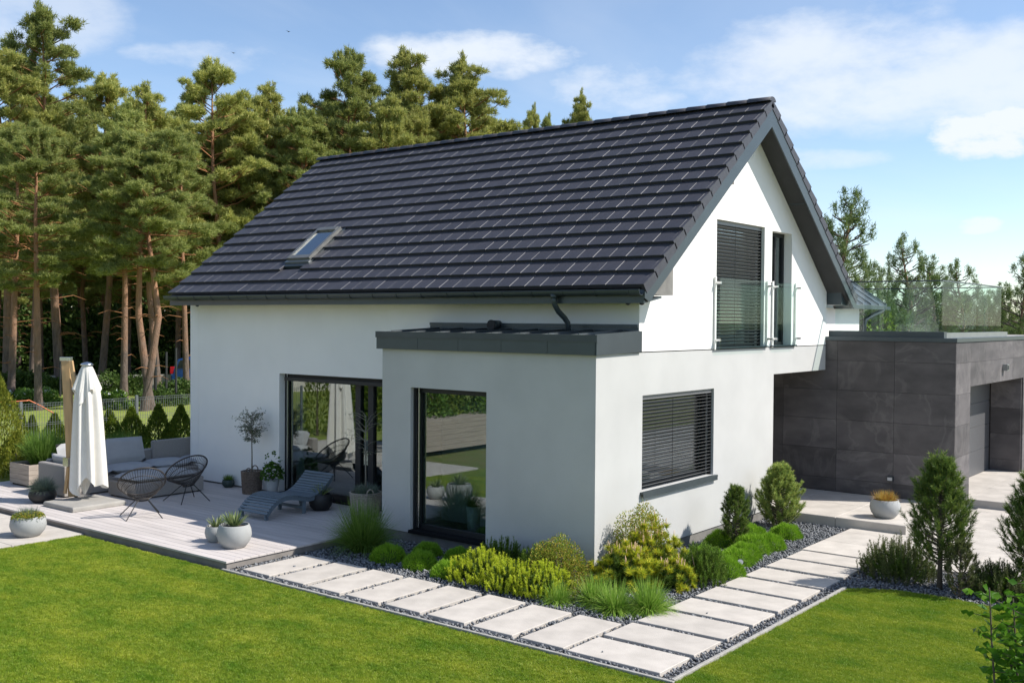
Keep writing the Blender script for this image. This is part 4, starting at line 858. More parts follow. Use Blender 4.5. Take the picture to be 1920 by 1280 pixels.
tuft('fountain_grass', (-.98, 3.66, -.05), 2600, 1.05, .008, 1.1, .7, TUFT2, 'large arching green grass at the edge of the terrace', r0=.14)
leafy('low_shrub', (-1.0, -.4, -.04), .22, .22, 900, BERB, 'low dark shrub behind the grass tufts', L=.03, W=.012)
# small pines with a trunk
def small_pine(name, loc, h, w, label, m, nb=60, z0f=.25, group=None, nl=.075, dens=60, sl=.22, lean=.0, taper=1.0, nw=.007, conic=.7):
    t = empty(name, loc, R_.uniform(0, 6), label, 'pine', group)
    q = MB(); q.tube([(0, 0, -.03), (.01, .01, h*.3), (0, .0, h*.65), (0, 0, h*.93)], [.035*h/1.8, .026*h/1.8, .014, .005], 8); q.build('trunk', TWIG, t, True)
    B = []; Dl = []; L = []; br = MB()
    for k in range(nb):
        f = (k+.5)/nb; z = h*(z0f+(.97-z0f)*f); a = k*2.4+R_.uniform(-.4, .4); prof = (1-f)**conic*min(1, .45+f*3.2)
        rl = w*prof*R_.uniform(.65, 1.05)+.03; up = .45+.75*f
        p0 = np.array([0, 0, z*.86]); p1 = p0+np.array([math.cos(a)*rl*.55, math.sin(a)*rl*.55, rl*up*.35]); p2 = p1+np.array([math.cos(a)*rl*.45, math.sin(a)*rl*.45, rl*up*.75+.04])
        br.tube([tuple(p0), tuple(p1), tuple(p2)], [.010, .007, .003], 5, False)
        for (b0, b1) in ((p1, p2),):
            d = b1-b0; d /= np.linalg.norm(d); B.append(b0); Dl.append(d); L.append(np.linalg.norm(b1-b0)+.03)
        for j in range(3):
            aa = a+R_.uniform(-1, 1); d = np.array([math.cos(aa)*.5, math.sin(aa)*.5, R_.uniform(.5, 1.2)]); d /= np.linalg.norm(d); b0 = p0+(p2-p0)*R_.uniform(.45, .95); B.append(b0); Dl.append(d); L.append(sl*R_.uniform(.4, .9))
    for j in range(4): a = j*1.57; B.append(np.array([0, 0, h*.86])); d = np.array([math.cos(a)*.25, math.sin(a)*.25, 1]); Dl.append(d/np.linalg.norm(d)); L.append(h*.12)
    br.build('branches', TWIG, t, True); np_mesh('needles', [shoot_needles(np.array(B), np.array(Dl), np.array(L), dens, nl, nw, .85)], m, t); return t
YG = leafm('green_long_needles', (.055, .11, .025), (.26, .31, .06), [(.10, .17, .035), (.17, .24, .045)])
BG = leafm('blue_gold_needles', (.14, .24, .06), (.55, .56, .14), [(.25, .35, .09), (.38, .44, .11)])
small_pine('garden_pine', (2.45, -4.0, -.05), 1.95, .56, 'tall slim young pine with a bare lower trunk in front of the garage', YG, 150, .2, 'young pines in the right bed', conic=.8)
small_pine('garden_pine', (3.0, -5.05, -.05), 1.75, .5, 'dark young pine cut by the right edge of the picture', YG, 120, .15, 'young pines in the right bed', conic=.8)
small_pine('garden_pine', (3.05, -.68, -.05), 1.05, .30, 'small dark pine standing by the sunlit wall below the slatted window', YG, 90, .05, None, .055, 60, .12)
small_pine('garden_pine', (5.05, -.55, -.05), 1.15, .52, 'dense pale green pine standing at the far house end', BG, 150, .0, None, .065, 80, .18, conic=.85, nw=.008)
small_pine('garden_pine', (2.15, -4.35, -.05), .78, .28, 'short spiky pine at the foot of the tall slim pine', MUGO_O, 40, .05, None, .05, 46, .12)
og = 'olive green mountain pines in the right bed'
mugo('mountain_pine', (2.75, -3.35, -.04), .56, .62, MUGO_O, 280, 'olive green mountain pine at the corner of the drive', og, .92, .2, .035)
mugo('mountain_pine', (2.65, -4.72, -.04), .50, .50, MUGO_O, 230, 'olive green mountain pine between the two young pines', og, .92, .18, .035)
mugo('mountain_pine', (2.3, -5.4, -.04), .45, .5, MUGO_O, 180, 'olive green mountain pine under the right edge young pine', og, .92, .18, .035)
# garden spotlights
def spot(loc, rz, label):
    t = empty('garden_spotlight', loc, rz, label, 'lamp', 'black garden spotlights in the gravel')
    MB().tube([(0, 0, -.05), (0, 0, .12)], .008, 8).build('spike', BLACKM, t); MB().tube([(-.05, 0, .10), (.05, 0, .16)], [.035, .05], 14).build('head', BLACKM, t, True); MB().tube([(.05, 0, .16), (.052, 0, .1612)], .042, 14).build('lens', LENS, t)
spot((1.62, -1.46, -.04), math.radians(200), 'small black spotlight in the gravel by the cushion plants'); spot((3.35, -3.55, -.04), math.radians(215), 'small black spotlight beside the tall slim pine')

# ============================================================ POTS
def bowl(loc, r, h, m, label, plant, ribs=36, name='planter_bowl', group=None, rz=0):
    t = empty(name, loc, rz, label, 'planter', group)
    prof = [(0, 0), (r*.58, 0), (r*.66, .012), (r*.9, h*.28), (r, h*.55), (r*.96, h*.8), (r*.86, h*.97), (r*.84, h), (r*.80, h*.99), (r*.84, h*.8)]
    MB().lathe(prof, 72, fn=(lambda a, z: 1+.008*math.cos(a*ribs)) if ribs else None).build('bowl', m, t, True)
    MB().lathe([(0, h*.86), (r*.86, h*.86)], 20).build('soil', SOIL, t)
    plant(t, r, h); return t
def agave(n, L, W=.03):
    def f(t, r, h):
        a = rng.uniform(0, 6.28, n); s = rng.uniform(.1, 1.5, n); B = np.c_[np.cos(a)*.02, np.sin(a)*.02, np.full(n, h*.86)]
        np_mesh('leaves', [arcs(B, unit(np.c_[np.cos(a)*s, np.sin(a)*s, np.ones(n)]), L*rng.uniform(.75, 1, n), W, .12, 3)], AGAVE, t)
    return f
def fescue(n, L, m=FESC, W=.005, sp=1.4, dr=.5): return lambda t, r, h: blade_plant('blades', n, L, W, sp, dr, m, t, h*.84, r*.55, 4, .6)
pg = 'ribbed pale grey bowl planters'
bowl((-2.42, 4.98, .10), .26, .35, POTG, 'larger ribbed bowl with an agave at the terrace corner', agave(70, .34), group=pg)
bowl((-2.35, 5.52, .10), .18, .25, POTG, 'smaller ribbed bowl with an agave at the terrace corner', agave(55, .26, .024), group=pg)
def mixed(t, r, h):
    fescue(900, .26, FESC)(t, r*.9, h); n = 1500; d = dome(n, r*.85, r*.85, .09); d[:, 2] += h*.9; np_mesh('leaves', [leaves(d, prot(n), .035, .02)], BERB, t)
    n = 500; a = rng.uniform(0, 6.28, n); P = np.c_[np.cos(a)*r*.9, np.sin(a)*r*.9, h*.95-rng.random(n)*.16]; np_mesh('trailing_leaves', [leaves(P, unit(rng.normal(size=(n, 3))), .03, .02)], FESC, t)
bowl((-3.78, 8.62, 0), .28, .33, POTG, 'ribbed bowl of grass and trailing plants on the low paving', mixed, group=pg)
bowl((-2.35, 10.9, .10), .25, .24, POTD, 'dark bowl of blue grass behind the ribbed bowl', fescue(1900, .36, FESC, .006, 1.8, .55), 0)
bowl((6.28, -1.98, .15), .26, .32, POTG, 'ribbed bowl of orange grass on the entrance platform', fescue(900, .26, ORG, .007, 1.6, .4), group=pg)
bowl((.50, 6.33, .10), .22, .30, POTD, 'round black pot with an agave beside the sun lounger', agave(60, .32), 0)
bowl((.98, 9.72, .10), .13, .16, POTT, 'tiny dark pot of grass at the foot of the long white wall', fescue(500, .17, TUFT2, .005, 1.6, .4), 0)
# baskets
def basket(loc, r, h, m, label, handles=True, rz=0):
    t = empty('basket_planter', loc, rz, label, 'basket', 'woven willow baskets holding olive trees')
    n = 44; rows = 15
    for i in range(rows):
        z = h*i/(rows-1); rr = r*(.84+.16*z/h); q = MB()
        q.tube([((rr+.008*(1 if (k+i) % 2 else -1))*math.cos(2*math.pi*k/n), (rr+.008*(1 if (k+i) % 2 else -1))*math.sin(2*math.pi*k/n), z) for k in range(n+1)], h/rows*.52, 6, False)
        q.build('woven_ring', m, t, True)
    q = MB()
    for k in range(22): a = 2*math.pi*k/22; q.tube([(r*.84*math.cos(a), r*.84*math.sin(a), 0), (r*1.0*math.cos(a), r*1.0*math.sin(a), h*1.02)], .008, 5)
    q.build('stakes', m, t)
    if handles:
        for a in (.6, .6+math.pi):
            c0 = np.array([math.cos(a)*r, math.sin(a)*r, h]); s = np.array([-math.sin(a), math.cos(a), 0]); MB().tube([tuple(c0+s*.06*math.cos(u)+np.array([0, 0, .09*math.sin(u)])) for u in np.linspace(0, math.pi, 9)], .012, 6).build('handle', m, t, True)
    MB().lathe([(0, h*.9), (r*.95, h*.9)], 20).build('soil', SOIL, t); return t
def olive(loc, h, crown, cz, n, label, sparse=False, seed=1):
    t = empty('olive_tree', loc, 0, label, 'olive tree', 'small olive trees in baskets'); R2 = random.Random(seed)
    MB().tube([(0, 0, 0), (.01, .012, h*.3), (-.008, 0, h*.6), (.0, 0, h*.92)], [.016, .013, .011, .005], 8).build('trunk', TWIGG, t, True)
    q = MB(); P = []; Dl = []
    for k in range(n):
        a = R2.uniform(0, 6.28); z0 = R2.uniform(cz*.9, h*.92); rl = crown*R2.uniform(.5, 1.1)*(1-abs((z0-(cz+h)/2)/(h-cz+.01))*.7)
        e = (math.cos(a)*rl, math.sin(a)*rl, z0+rl*R2.uniform(-.1, .8)); mid = (e[0]*.5, e[1]*.5, z0+(e[2]-z0)*.6+.02)
        q.tube([(0, 0, z0), mid, e], [.006, .004, .002], 5, False)
        for j in range(14 if not sparse else 9):
            f = R2.uniform(.35, 1.05); P.append([e[0]*f+R2.uniform(-.03, .03), e[1]*f+R2.uniform(-.03, .03), z0+(e[2]-z0)*f+R2.uniform(-.03, .03)]); Dl.append([R2.uniform(-1, 1), R2.uniform(-1, 1), R2.uniform(-.5, 1)])
    q.build('branches', TWIGG, t, True); np_mesh('leaves', [leaves(np.array(P), unit(np.array(Dl)), .045, .014)], OLIVE, t); return t
basket((.82, 8.74, .10), .20, .44, BASK, 'tall brown woven basket against the white wall left of the glass door'); olive((.82, 8.74, .50), 1.25, .34, .66, 90, 'bushy round headed olive tree left of the glass door', seed=4)
basket((.62, 5.28, .10), .27, .42, BASKL, 'pale wide woven basket close to the bay', True, .5); olive((.62, 5.28, .46), 1.55, .42, .75, 22, 'thin sparse olive tree before the glass door', True, 8)
t = empty('blue_fescue', (.62, 5.28, .48), 0, 'blue grass filling the pale basket round the olive stem', 'ornamental grass'); blade_plant('blades', 1300, .26, .005, 1.8, .5, FESC, t, 0, .2, 4, .6)
t = empty('potted_geranium', (.88, 8.18, .10), 0, 'leafy plant in a tapered grey pot between basket and door', 'potted plant')
MB().lathe([(0, 0), (.09, 0), (.14, .33), (.125, .33), (.12, .3), (0, .3)], 20).build('pot', POTG, t, True)
n = 240; d = dome(n, .2, .2, .34); d[:, 2] += .3; np_mesh('leaves', [leaves(d, prot(n), .07, .055)], LEAF, t); q = MB()
for k in range(8): q.tube([(0, 0, .3), (d[k, 0]*.5, d[k, 1]*.5, .42), tuple(d[k]+[0, 0, .1])], .005, 5)
q.build('stems', TWIG, t); np_mesh('upper_leaves', [leaves(d[:40]*[1, 1, 1.35], prot(40), .06, .05)], LEAF, t)

# ============================================================ TERRACE FURNITURE
def cushion(x0, x1, y0, y1, z0, z1, parent, name='seat_cushion', rot=None, m=CUSH):
    nx_, ny_ = 9, 9; q = MB(); vs = []; cx, cy, cz = (x0+x1)/2, (y0+y1)/2, (z0+z1)/2; hx, hy, hz = (x1-x0)/2, (y1-y0)/2, (z1-z0)/2
    for sgn in (1, -1):
        for i in range(nx_):
            for j in range(ny_):
                u = -1+2*i/(nx_-1); v = -1+2*j/(ny_-1); e = (1-abs(u)**5)*(1-abs(v)**5); k = .985+.015*e
                vs.append((hx*u*k, hy*v*k, sgn*hz*(.55*(e > 0)+.45*e+.0)*(1 if e > 0 else .12)+hz*.05*math.sin(u*3+v*2)))
    fs = []
    for s in (0, 1):
        o = s*nx_*ny_
        for i in range(nx_-1):
            for j in range(ny_-1): fs.append((o+i*ny_+j, o+(i+1)*ny_+j, o+(i+1)*ny_+j+1, o+i*ny_+j+1))
    N = nx_*ny_
    rim = [i*ny_ for i in range(nx_)]+[(nx_-1)*ny_+j for j in range(1, ny_)]+[i*ny_+ny_-1 for i in range(nx_-2, -1, -1)]+[j for j in range(ny_-2, 0, -1)]
    for a, b in zip(rim, rim[1:]+rim[:1]): fs.append((a, b, b+N, a+N))
    q.add(vs, fs); o = q.build(name, m, parent, True); o.location = (cx, cy, cz)
    if rot: o.rotation_euler = rot
    return o
sofa = empty('sofa', (0, 0, .10), label='long grey wicker corner sofa with grey cushions against the house wall', cat='sofa')
def wick(x0, x1, y0, y1, z0, z1, nm): return MB().cbox(x0, x1, y0, y1, z0, z1, .02).build(nm, WICK, sofa)
wick(-1.70, 2.1, 11.0, 11.85, .03, .32, 'base'); wick(-1.86, -1.702, 11.0, 12.0, .03, .62, 'arm'); wick(-1.70, 2.1, 11.852, 12.0, .03, .66, 'back'); wick(.55, 2.1, 11.78, 11.85, .33, .84, 'corner_back')
for i in range(4): cushion(-1.69+.92*i, -.78+.92*i, 11.02, 11.72, .32, .48, sofa)
for i in range(2): cushion(-.46, .46, -.27, .27, -.085, .085, sofa, 'back_cushion').location = (-1.08+.98*i-.1, 11.66, .72)
for o in [x for x in sofa.children if x.name.startswith('back_cushion')]: o.rotation_euler = (math.radians(72), R_.uniform(-.05, .05), R_.uniform(-.03, .03))
c = cushion(-.4, .4, -.2, .2, -.08, .08, sofa, 'side_cushion'); c.location = (-1.6, 11.45, .60); c.rotation_euler = (math.radians(70), 0, math.radians(90))
for (x, y) in ((-1.8, 11.05), (-1.8, 11.9), (2.0, 11.9), (2.0, 11.1)): MB().box(x-.03, x+.03, y-.03, y+.03, 0, .03).build('foot', BLACKM, sofa)
ott = empty('ottoman', (0, 0, .10), label='wide low wicker ottoman with a grey cushion in front of the sofa', cat='ottoman')
MB().cbox(-1.15, .38, 9.72, 10.65, .03, .31, .02).build('base', WICK, ott); cushion(-1.14, .37, 9.73, 10.64, .31, .45, ott)
for (x, y) in ((-1.08, 9.78), (-1.08, 10.6), (.3, 9.78), (.3, 10.6)): MB().box(x-.03, x+.03, y-.03, y+.03, 0, .03).build('foot', BLACKM, ott)
# string chairs
def chair(loc, rz, label):
    t = empty('string_chair', loc, rz, label, 'chair', 'black string chairs on the terrace')
    c0 = Vector((0, .02, .60)); nrm = Vector((0, .66, .75)).normalized(); ux = Vector((1, 0, 0)); uy = nrm.cross(ux)*-1
    if uy.z < 0: uy = -uy
    uy = Vector((0, -.75, .66)).normalized()
    hub = Vector((0, -.06, .30)); n = 40
    rim = lambda a, k=1: c0+ux*.40*k*math.cos(a)+uy*(.45 if math.sin(a) > 0 else .40)*k*math.sin(a)
    MB().tube([rim(2*math.pi*k/n) for k in range(n+1)], .014, 8, False).build('rim', CORD, t, True)
    hr = lambda a: hub+ux*.10*math.cos(a)+Vector((0, -.2, .98))*0+Vector((0, .09*math.sin(a), .035*math.sin(-a)))
    MB().tube([hr(2*math.pi*k/20) for k in range(21)], .010, 6, False).build('hub_ring', CORD, t, True)
    ns_ = 54
    for k in range(ns_):
        a = 2*math.pi*k/ns_; q = MB(); a0 = rim(a); b0 = hr(a); mid = (a0+b0)/2+(hub-c0)*.10; q.tube([a0, mid, b0], .0042, 4, False); q.build('string', CORD, t)
    q = MB(); 
    for kk in (.62, .80):
        q.tube([(rim(2*math.pi*k/n)*kk+hr(2*math.pi*k/n)*(1-kk))+(hub-c0)*.06 for k in range(n+1)], .006, 5, False)
    q.build('cross_string', CORD, t)
    for (x, y) in ((-.33, .30), (.33, .30), (-.30, -.33), (.30, -.33)): MB().tube([(x*.22, y*.2-.05, .33), (x, y, 0)], .009, 6).build('leg', BLACKM, t)
chair((-1.95, 8.22, .10), math.radians(-25), 'black string chair nearer the lawn, standing in the sun'); chair((-.52, 8.98, .10), math.radians(-5), 'black string chair nearer the house wall')
# sun lounger
lg = empty('sun_lounger', (.05, 6.62, .10), math.radians(2), 'blue grey slatted wooden lounger with a wavy profile', 'lounger')
prof = [(-.88, .10), (-.78, .22), (-.60, .34), (-.38, .37), (-.16, .33), (.06, .27), (.20, .27), (.36, .33), (.50, .43), (.64, .56), (.72, .64)]
def smooth(p, n):
    p = np.array(p); s = np.r_[0, np.cumsum(np.linalg.norm(np.diff(p, axis=0), axis=1))]; t = np.linspace(0, s[-1], n); return np.c_[np.interp(t, s, p[:, 0]), np.interp(t, s, p[:, 1])]
sp = smooth(prof, 60); ker = np.ones(5)/5
for _ in range(3): sp[2:-2, 1] = np.convolve(sp[:, 1], ker, 'valid'); sp[2:-2, 0] = np.convolve(sp[:, 0], ker, 'valid')
for yy in (-.36, .335):
    q = MB(); top = [(a, b) for a, b in sp[::2]]; nn = len(top); poly = top+[(a+.015, b-.065) for a, b in top[::-1]]
    for k in range(nn-1):
        a, b = top[k], top[k+1]; q.add([(a[0], yy, a[1]), (b[0], yy, b[1]), (b[0]+.01, yy, b[1]-.07), (a[0]+.01, yy, a[1]-.07), (a[0], yy+.028, a[1]), (b[0], yy+.028, b[1]), (b[0]+.01, yy+.028, b[1]-.07), (a[0]+.01, yy+.028, a[1]-.07)], [(0, 1, 2, 3), (7, 6, 5, 4), (0, 4, 5, 1), (3, 2, 6, 7)])
    q.build('side_rail', LOUNGE, lg)
sl_ = smooth(list(map(tuple, sp)), 30)
for k in range(29):
    a, b = Vector((sl_[k][0], 0, sl_[k][1])), Vector((sl_[k+1][0], 0, sl_[k+1][1])); d = (b-a).normalized(); nn = Vector((-d.z, 0, d.x)); p = a+nn*.004; q_ = p+d*((b-a).length*.72)
    MB().add([(p.x, -.38, p.z), (q_.x, -.38, q_.z), (q_.x, .38, q_.z), (p.x, .38, p.z)]+[tuple(Vector(v)+nn*.018) for v in [(p.x, -.38, p.z), (q_.x, -.38, q_.z), (q_.x, .38, q_.z), (p.x, .38, p.z)]], [(0, 3, 2, 1), (4, 5, 6, 7), (0, 1, 5, 4), (1, 2, 6, 5), (2, 3, 7, 6), (3, 0, 4, 7)]).build('slat', LOUNGE, lg)
for yy in (-.34, .30):
    MB().add([(.52, yy, 0), (.59, yy, 0), (.46, yy, .33), (.39, yy, .33), (.52, yy+.04, 0), (.59, yy+.04, 0), (.46, yy+.04, .33), (.39, yy+.04, .33)], [(0, 1, 2, 3), (7, 6, 5, 4), (0, 4, 5, 1), (1, 5, 6, 2), (2, 6, 7, 3), (3, 7, 4, 0)]).build('leg', LOUNGE, lg)
    MB().box(-.02, .05, yy, yy+.04, 0, .22).build('leg', LOUNGE, lg)
    MB().box(-.88, -.82, yy, yy+.04, 0, .10).build('leg', LOUNGE, lg)
MB().box(.0, .04, -.3, .3, .08, .13).build('crossbar', LOUNGE, lg); MB().box(.52, .56, -.3, .3, .12, .17).build('crossbar', LOUNGE, lg)
# wooden planter with grass
pl = empty('wooden_planter', (-1.2, 13.1, .10), label='square planter of pale boards left of the sofa', cat='planter')
for i in range(4):
    z0 = .04+i*.105
    for (a, b, c, d) in ((-.5, .5, -.4, -.37), (-.5, .5, .37, .4), (-.5, -.47, -.369, .369), (.47, .5, -.369, .369)): MB().box(a, b, c, d, z0, z0+.10).build('board', PWOOD, pl)
MB().box(-.46, .46, -.36, .36, .0, .40).build('soil', SOIL, pl); MB().box(-.45, -.35, -.35, -.25, 0, .03).build('foot', BLACKM, pl)
tuft('fountain_grass', (-1.2, 13.1, .50), 1500, .95, .011, .75, .5, TUFT2, 'tall green grass growing in the wooden planter', 'tall grasses by the fence', .25)
for (px, d_, lb) in ((212, 24.3, 'tall green grass behind the parasol and sofa'), (235, 25, 'tall green grass behind the left back cushion'), (150, 25, 'tall green grass hidden in part by the parasol'), (70, 24.5, 'tall green grass beyond the wooden planter')):
    p = ground_at(px, d_, -.02); tuft('fountain_grass', p, 1100, 1.15, .012, .65, .5, TUFT2, lb, 'tall grasses by the fence', .3)
# parasol
par = empty('parasol', (-1.80, 10.45, .10), label='closed cream canvas parasol on a leaning wooden mast', cat='parasol')
def pp(px, py, dep): return at(px, py, dep)-Vector((-1.80, 10.45, .10))
depP = (Vector((-1.80, 10.45, 0))-Vector((CX, CY, 0))).dot(FWD)
MB().cbox(-.05, 1.0, -1.0, .05, 0, .09, .02).build('base_slab', CONC, par, bev=.02); o = par.children[-1]; o.location = (-.70, .0, 0)
MB().box(-.15, .15, -.15, .15, .09, .105).build('base_plate', STEEL, par)
m0, m1 = pp(137, 930, depP), pp(124, 676, depP); m0.z = .1
def beam(a, b, w, d, nm, m, parent):
    a, b = Vector(a), Vector(b); z = (b-a).normalized(); r = Vector((RGT.x, RGT.y, 0)).normalized(); r = (r-z*r.dot(z)).normalized(); f = z.cross(r)
    vs = [c+r*sx_*w/2+f*sy_*d/2 for c in (a, b) for sx_, sy_ in ((-1, -1), (1, -1), (1, 1), (-1, 1))]
    return MB().add(vs, [(0, 3, 2, 1), (4, 5, 6, 7), (0, 1, 5, 4), (1, 2, 6, 5), (2, 3, 7, 6), (3, 0, 4, 7)]).build(nm, m, parent, bev=.006)
beam(m0, m1, .155, .09, 'mast', WOOD, par); beam(m1, m1+Vector((0, 0, .07)), .20, .12, 'mast_cap', STEEL, par)
beam(pp(133, 676, depP-.1), pp(152, 800, depP-.1), .07, .06, 'strut', WOOD, par); beam(pp(128, 875, depP-.12), pp(122, 925, depP-.14), .05, .05, 'strut', WOOD, par)
MB().box(-.09, .09, -.09, .09, -.08, .08).build('crank_box', STEEL, par).location = pp(131, 865, depP-.15)
ct = pp(163, 683, depP-.15); cb = pp(168, 930, depP-.15)
MB().lathe([(0, .05), (.05, .04), (.11, .01), (.12, -.015), (0, -.02)], 14).build('top_cap', STEEL, par, True).location = ct
def canopy():
    q = MB(); n = 72; H_ = ct.z-cb.z; rows = 34; ph = [R_.uniform(0, 6) for _ in range(6)]; hem = [R_.uniform(-.04, .05) for _ in range(8)]
    q_v = []
    for i in range(rows):
        f = i/(rows-1)
        R0 = .10+.20*min(1, f/.10)**.8+.0*f if f < .1 else .30-.02*f+.08*f*f
        if f < .22: R0 = .08+(.19-.08)*(f/.22)**.75
        else: R0 = .19+.085*((f-.22)/.78)
        for k in range(n):
            a = 2*math.pi*k/n; fold = math.cos(8*a+ph[0]+.6*f)*.34*min(1, f*3.2)+.12*math.cos(5*a+ph[1]+2*f)*f+.06*math.cos(13*a+ph[2]-2*f)*f
            r = R0*(1+fold*.75); low = (.06*math.cos(4*a+ph[3])+.05*math.cos(3*a+ph[4]))*max(0, f-.6)/.4
            tw = a+.15*f; c = ct.lerp(cb, f); q_v.append((c.x+r*math.cos(tw), c.y+r*math.sin(tw), ct.z-H_*f*(.90+low)))
    fs = [(i*n+k, i*n+(k+1) % n, (i+1)*n+(k+1) % n, (i+1)*n+k) for i in range(rows-1) for k in range(n)]
    q.add(q_v, fs); return q.build('canopy', CANVAS, par, True)
canopy()
def flounce():
    q = MB(); n = 72; v = []
    for i in range(10):
        f = i/9; z = ct.z+.01-.60*f; R0 = .07+.165*f**.8
        for k in range(n): a = 2*math.pi*k/n; r = R0*(1+.16*math.cos(8*a+2)*f); v.append((ct.x+r*math.cos(a), ct.y+r*math.sin(a), z+.14*f*math.cos(4*a+.8)))
    q.add(v, [(i*n+k, i*n+(k+1) % n, (i+1)*n+(k+1) % n, (i+1)*n+k) for i in range(9) for k in range(n)]); q.build('top_flap', CANVAS, par, True)
flounce()

# ============================================================ FENCE AND HEDGE
FY = 16.6; FH = 1.5
fence = empty('wire_fence', (0, FY, -.1), label='grey welded wire fence behind the terrace', cat='fence')
def fp(o): o.matrix_parent_inverse = Matrix.Translation(-Vector((0, FY, -.1))); return o
px_ = [.08-3.09*2, .08-3.09, .08, 3.17, 6.26, 9.35]
for x in px_: fp(MB().box(x-.03, x+.03, FY-.03, FY+.03, -.1, FH+.04).build('post', WIRE, fence))
for a, b in zip(px_, px_[1:]):
    q = MB(); nv = 44
    for k in range(nv+1):
        x = a+.05+(b-a-.1)*k/nv; q.box(x-.0035, x+.0035, FY-.0035, FY+.0035, .0, FH-.02)
        q.box(x-.0035, x+.0035, FY-.04, FY+.0035, FH-.04, FH-.03)
    for z in (.05, .45, .50, .95, 1.0, FH-.08, FH-.02): q.box(a+.03, b-.03, FY-.01, FY-.003, z-.004, z+.004)
    fp(q.build('mesh_panel', WIRE, fence))
rp_ = [at(-20, 756, 25.5), at(50, 751, 25.8), at(54, 750, 25.9), at(75, 760, 26), at(100, 774, 26.2)]
tag(MB().tube(rp_, .018, 6).build('rope', ROPE), 'orange rope tied over the top of the wire fence', 'rope')
def thuja(loc, h, r, m, label, group, n=4200, L=.09):
    t = empty('thuja', loc, R_.uniform(0, 6), label, 'conifer', group)
    f = rng.random(n)**.8; z = h*f; a = rng.uniform(0, 6.28, n); env = np.minimum(1, (1-f)*1.7+.03)*np.minimum(1, .7+f*1.5)*(1+.16*np.sin(a*4+z*7)+.1*np.sin(a*9-z*11)); rr = r*env*rng.uniform(.55, 1.05, n)**.5
    P = np.c_[np.cos(a)*rr, np.sin(a)*rr, z]; D = unit(np.c_[np.cos(a)*.45, np.sin(a)*.45, np.ones(n)]+rng.normal(0, .25, (n, 3)))
    np_mesh('foliage', [leaves(P, D, L*rng.uniform(.6, 1.1, n), L*.33)], m, t); MB().tube([(0, 0, -.05), (0, 0, h*.8)], [.04, .01], 6).build('trunk', TWIG, t); return t
tgp = 'young thujas along the wire fence'
for (px, top, dep, r, lb) in [(40, 776, 26.5, .22, 'small thuja behind the fence left of the first post'), (60, 782, 26.8, .2, 'small thuja just right of the left fence post'), (102, 778, 27.2, .33, 'thuja left of the parasol mast behind the fence'), (205, 771, 26.9, .36, 'thuja just right of the closed parasol'),
                        (247, 766, 27, .40, 'thuja standing behind the right fence post'), (297, 761, 27, .38, 'thuja between the right fence post and the house'), (339, 762, 27, .40, 'thuja closest to the white house wall'), (318, 800, 27.6, .3, 'short thuja between the two nearest the house')]:
    p = ground_at(px, dep, -.1); h = at(px, top, dep).z+.1; thuja(p, h, r, THUJA, lb, tgp)
p = ground_at(-8, 24.0, -.05); thuja(p, 2.35, .62, THUJA_Y, 'large golden thuja at the left picture edge', 'golden thujas', 7000, .09)
p = ground_at(30, 23.5, -.05); thuja(p, 1.0, .5, THUJA_Y, 'low spreading golden thuja at the foot of the large one', 'golden thujas', 5000, .08)

# ============================================================ BEYOND THE FENCE
def blobshrub(loc, r, h, m, label, group, n=2600, L=.16, name='shrub', flowers=0):
    t = empty(name, loc, 0, label, 'shrub', group); d = dome(n, 1, 1, 1); lump = 1+.2*np.sin(d[:, 0]*5+loc[0])*np.cos(d[:, 1]*4+loc[1])+.12*np.sin(d[:, 2]*11)
    P = d*np.array([[r, r, h]])*(lump*rng.uniform(.45, 1, n)**.4)[:, None]; np_mesh('foliage', [leaves(P, unit(d+rng.normal(0, .7, (n, 3))), L, L*.6)], m, t)
    if flowers: np_mesh('flowers', [leaves(P[:flowers]*1.04, unit(rng.normal(size=(flowers, 3))), .16, .14)], FLOWER, t)
    return t
sg = 'shrubs along the forest edge'
for (px, dep, r, h, fl, lb) in [(28, 44, 1.0, 1.5, 0, 'dark round shrub before the low wall, far left'), (62, 45, .9, 1.3, 0, 'dark shrub between the left trunks'), (108, 44, 1.0, 1.1, 0, 'dark shrub before the low wall near the parasol mast'), (215, 43, 1.7, 1.5, 0, 'broad dark shrub right of the parasol top'), (240, 44, 1.2, 1.2, 0, 'dark shrub left of the twin trunks'),
                            (70, 37, 1.1, .95, 130, 'white flowering shrub left of the parasol'), (30, 38, .8, .8, 90, 'white flowering shrub at the far left'), (205, 36, 1.0, .9, 110, 'white flowering shrub right of the parasol'), (300, 38, 1.4, .9, 0, 'loose green shrub near the dark gate post'), (338, 40, 1.3, 1.3, 0, 'loose green shrub against the house edge')]:
    blobshrub(ground_at(px, dep+6, -.1), r*.8, h*.75, BUSH if fl == 0 else TUFT2, lb, sg, 2600, .13, 'shrub', fl//2)
lw = empty('low_wall', ground_at(-100, 50, -.1), label='low grey concrete wall running between the pines', cat='wall')
A, B_ = ground_at(-100, 50, -.1), ground_at(345, 54, -.1); dd = (B_-A)/9
for i in range(9):
    a = dd*i; b = dd*(i+1)*1.0-dd*.01; n2 = Vector((-dd.y, dd.x, 0)).normalized()*.15
    MB().add([a, b, b+n2, a+n2, a+Vector((0, 0, .75)), b+Vector((0, 0, .75)), b+n2+Vector((0, 0, .75)), a+n2+Vector((0, 0, .75))], [(0, 3, 2, 1), (4, 5, 6, 7), (0, 1, 5, 4), (1, 2, 6, 5), (2, 3, 7, 6), (3, 0, 4, 7)]).build('panel', CONC, lw)
A, B_ = ground_at(-300, 57, -.09), ground_at(900, 64, -.09); C2, D2 = ground_at(900, 71, -.09), ground_at(-300, 63, -.09)
sheet('road', [(A.x, A.y), (B_.x, B_.y), (C2.x, C2.y), (D2.x, D2.y)], -.11, ROAD, 'grey forest road behind the low wall')
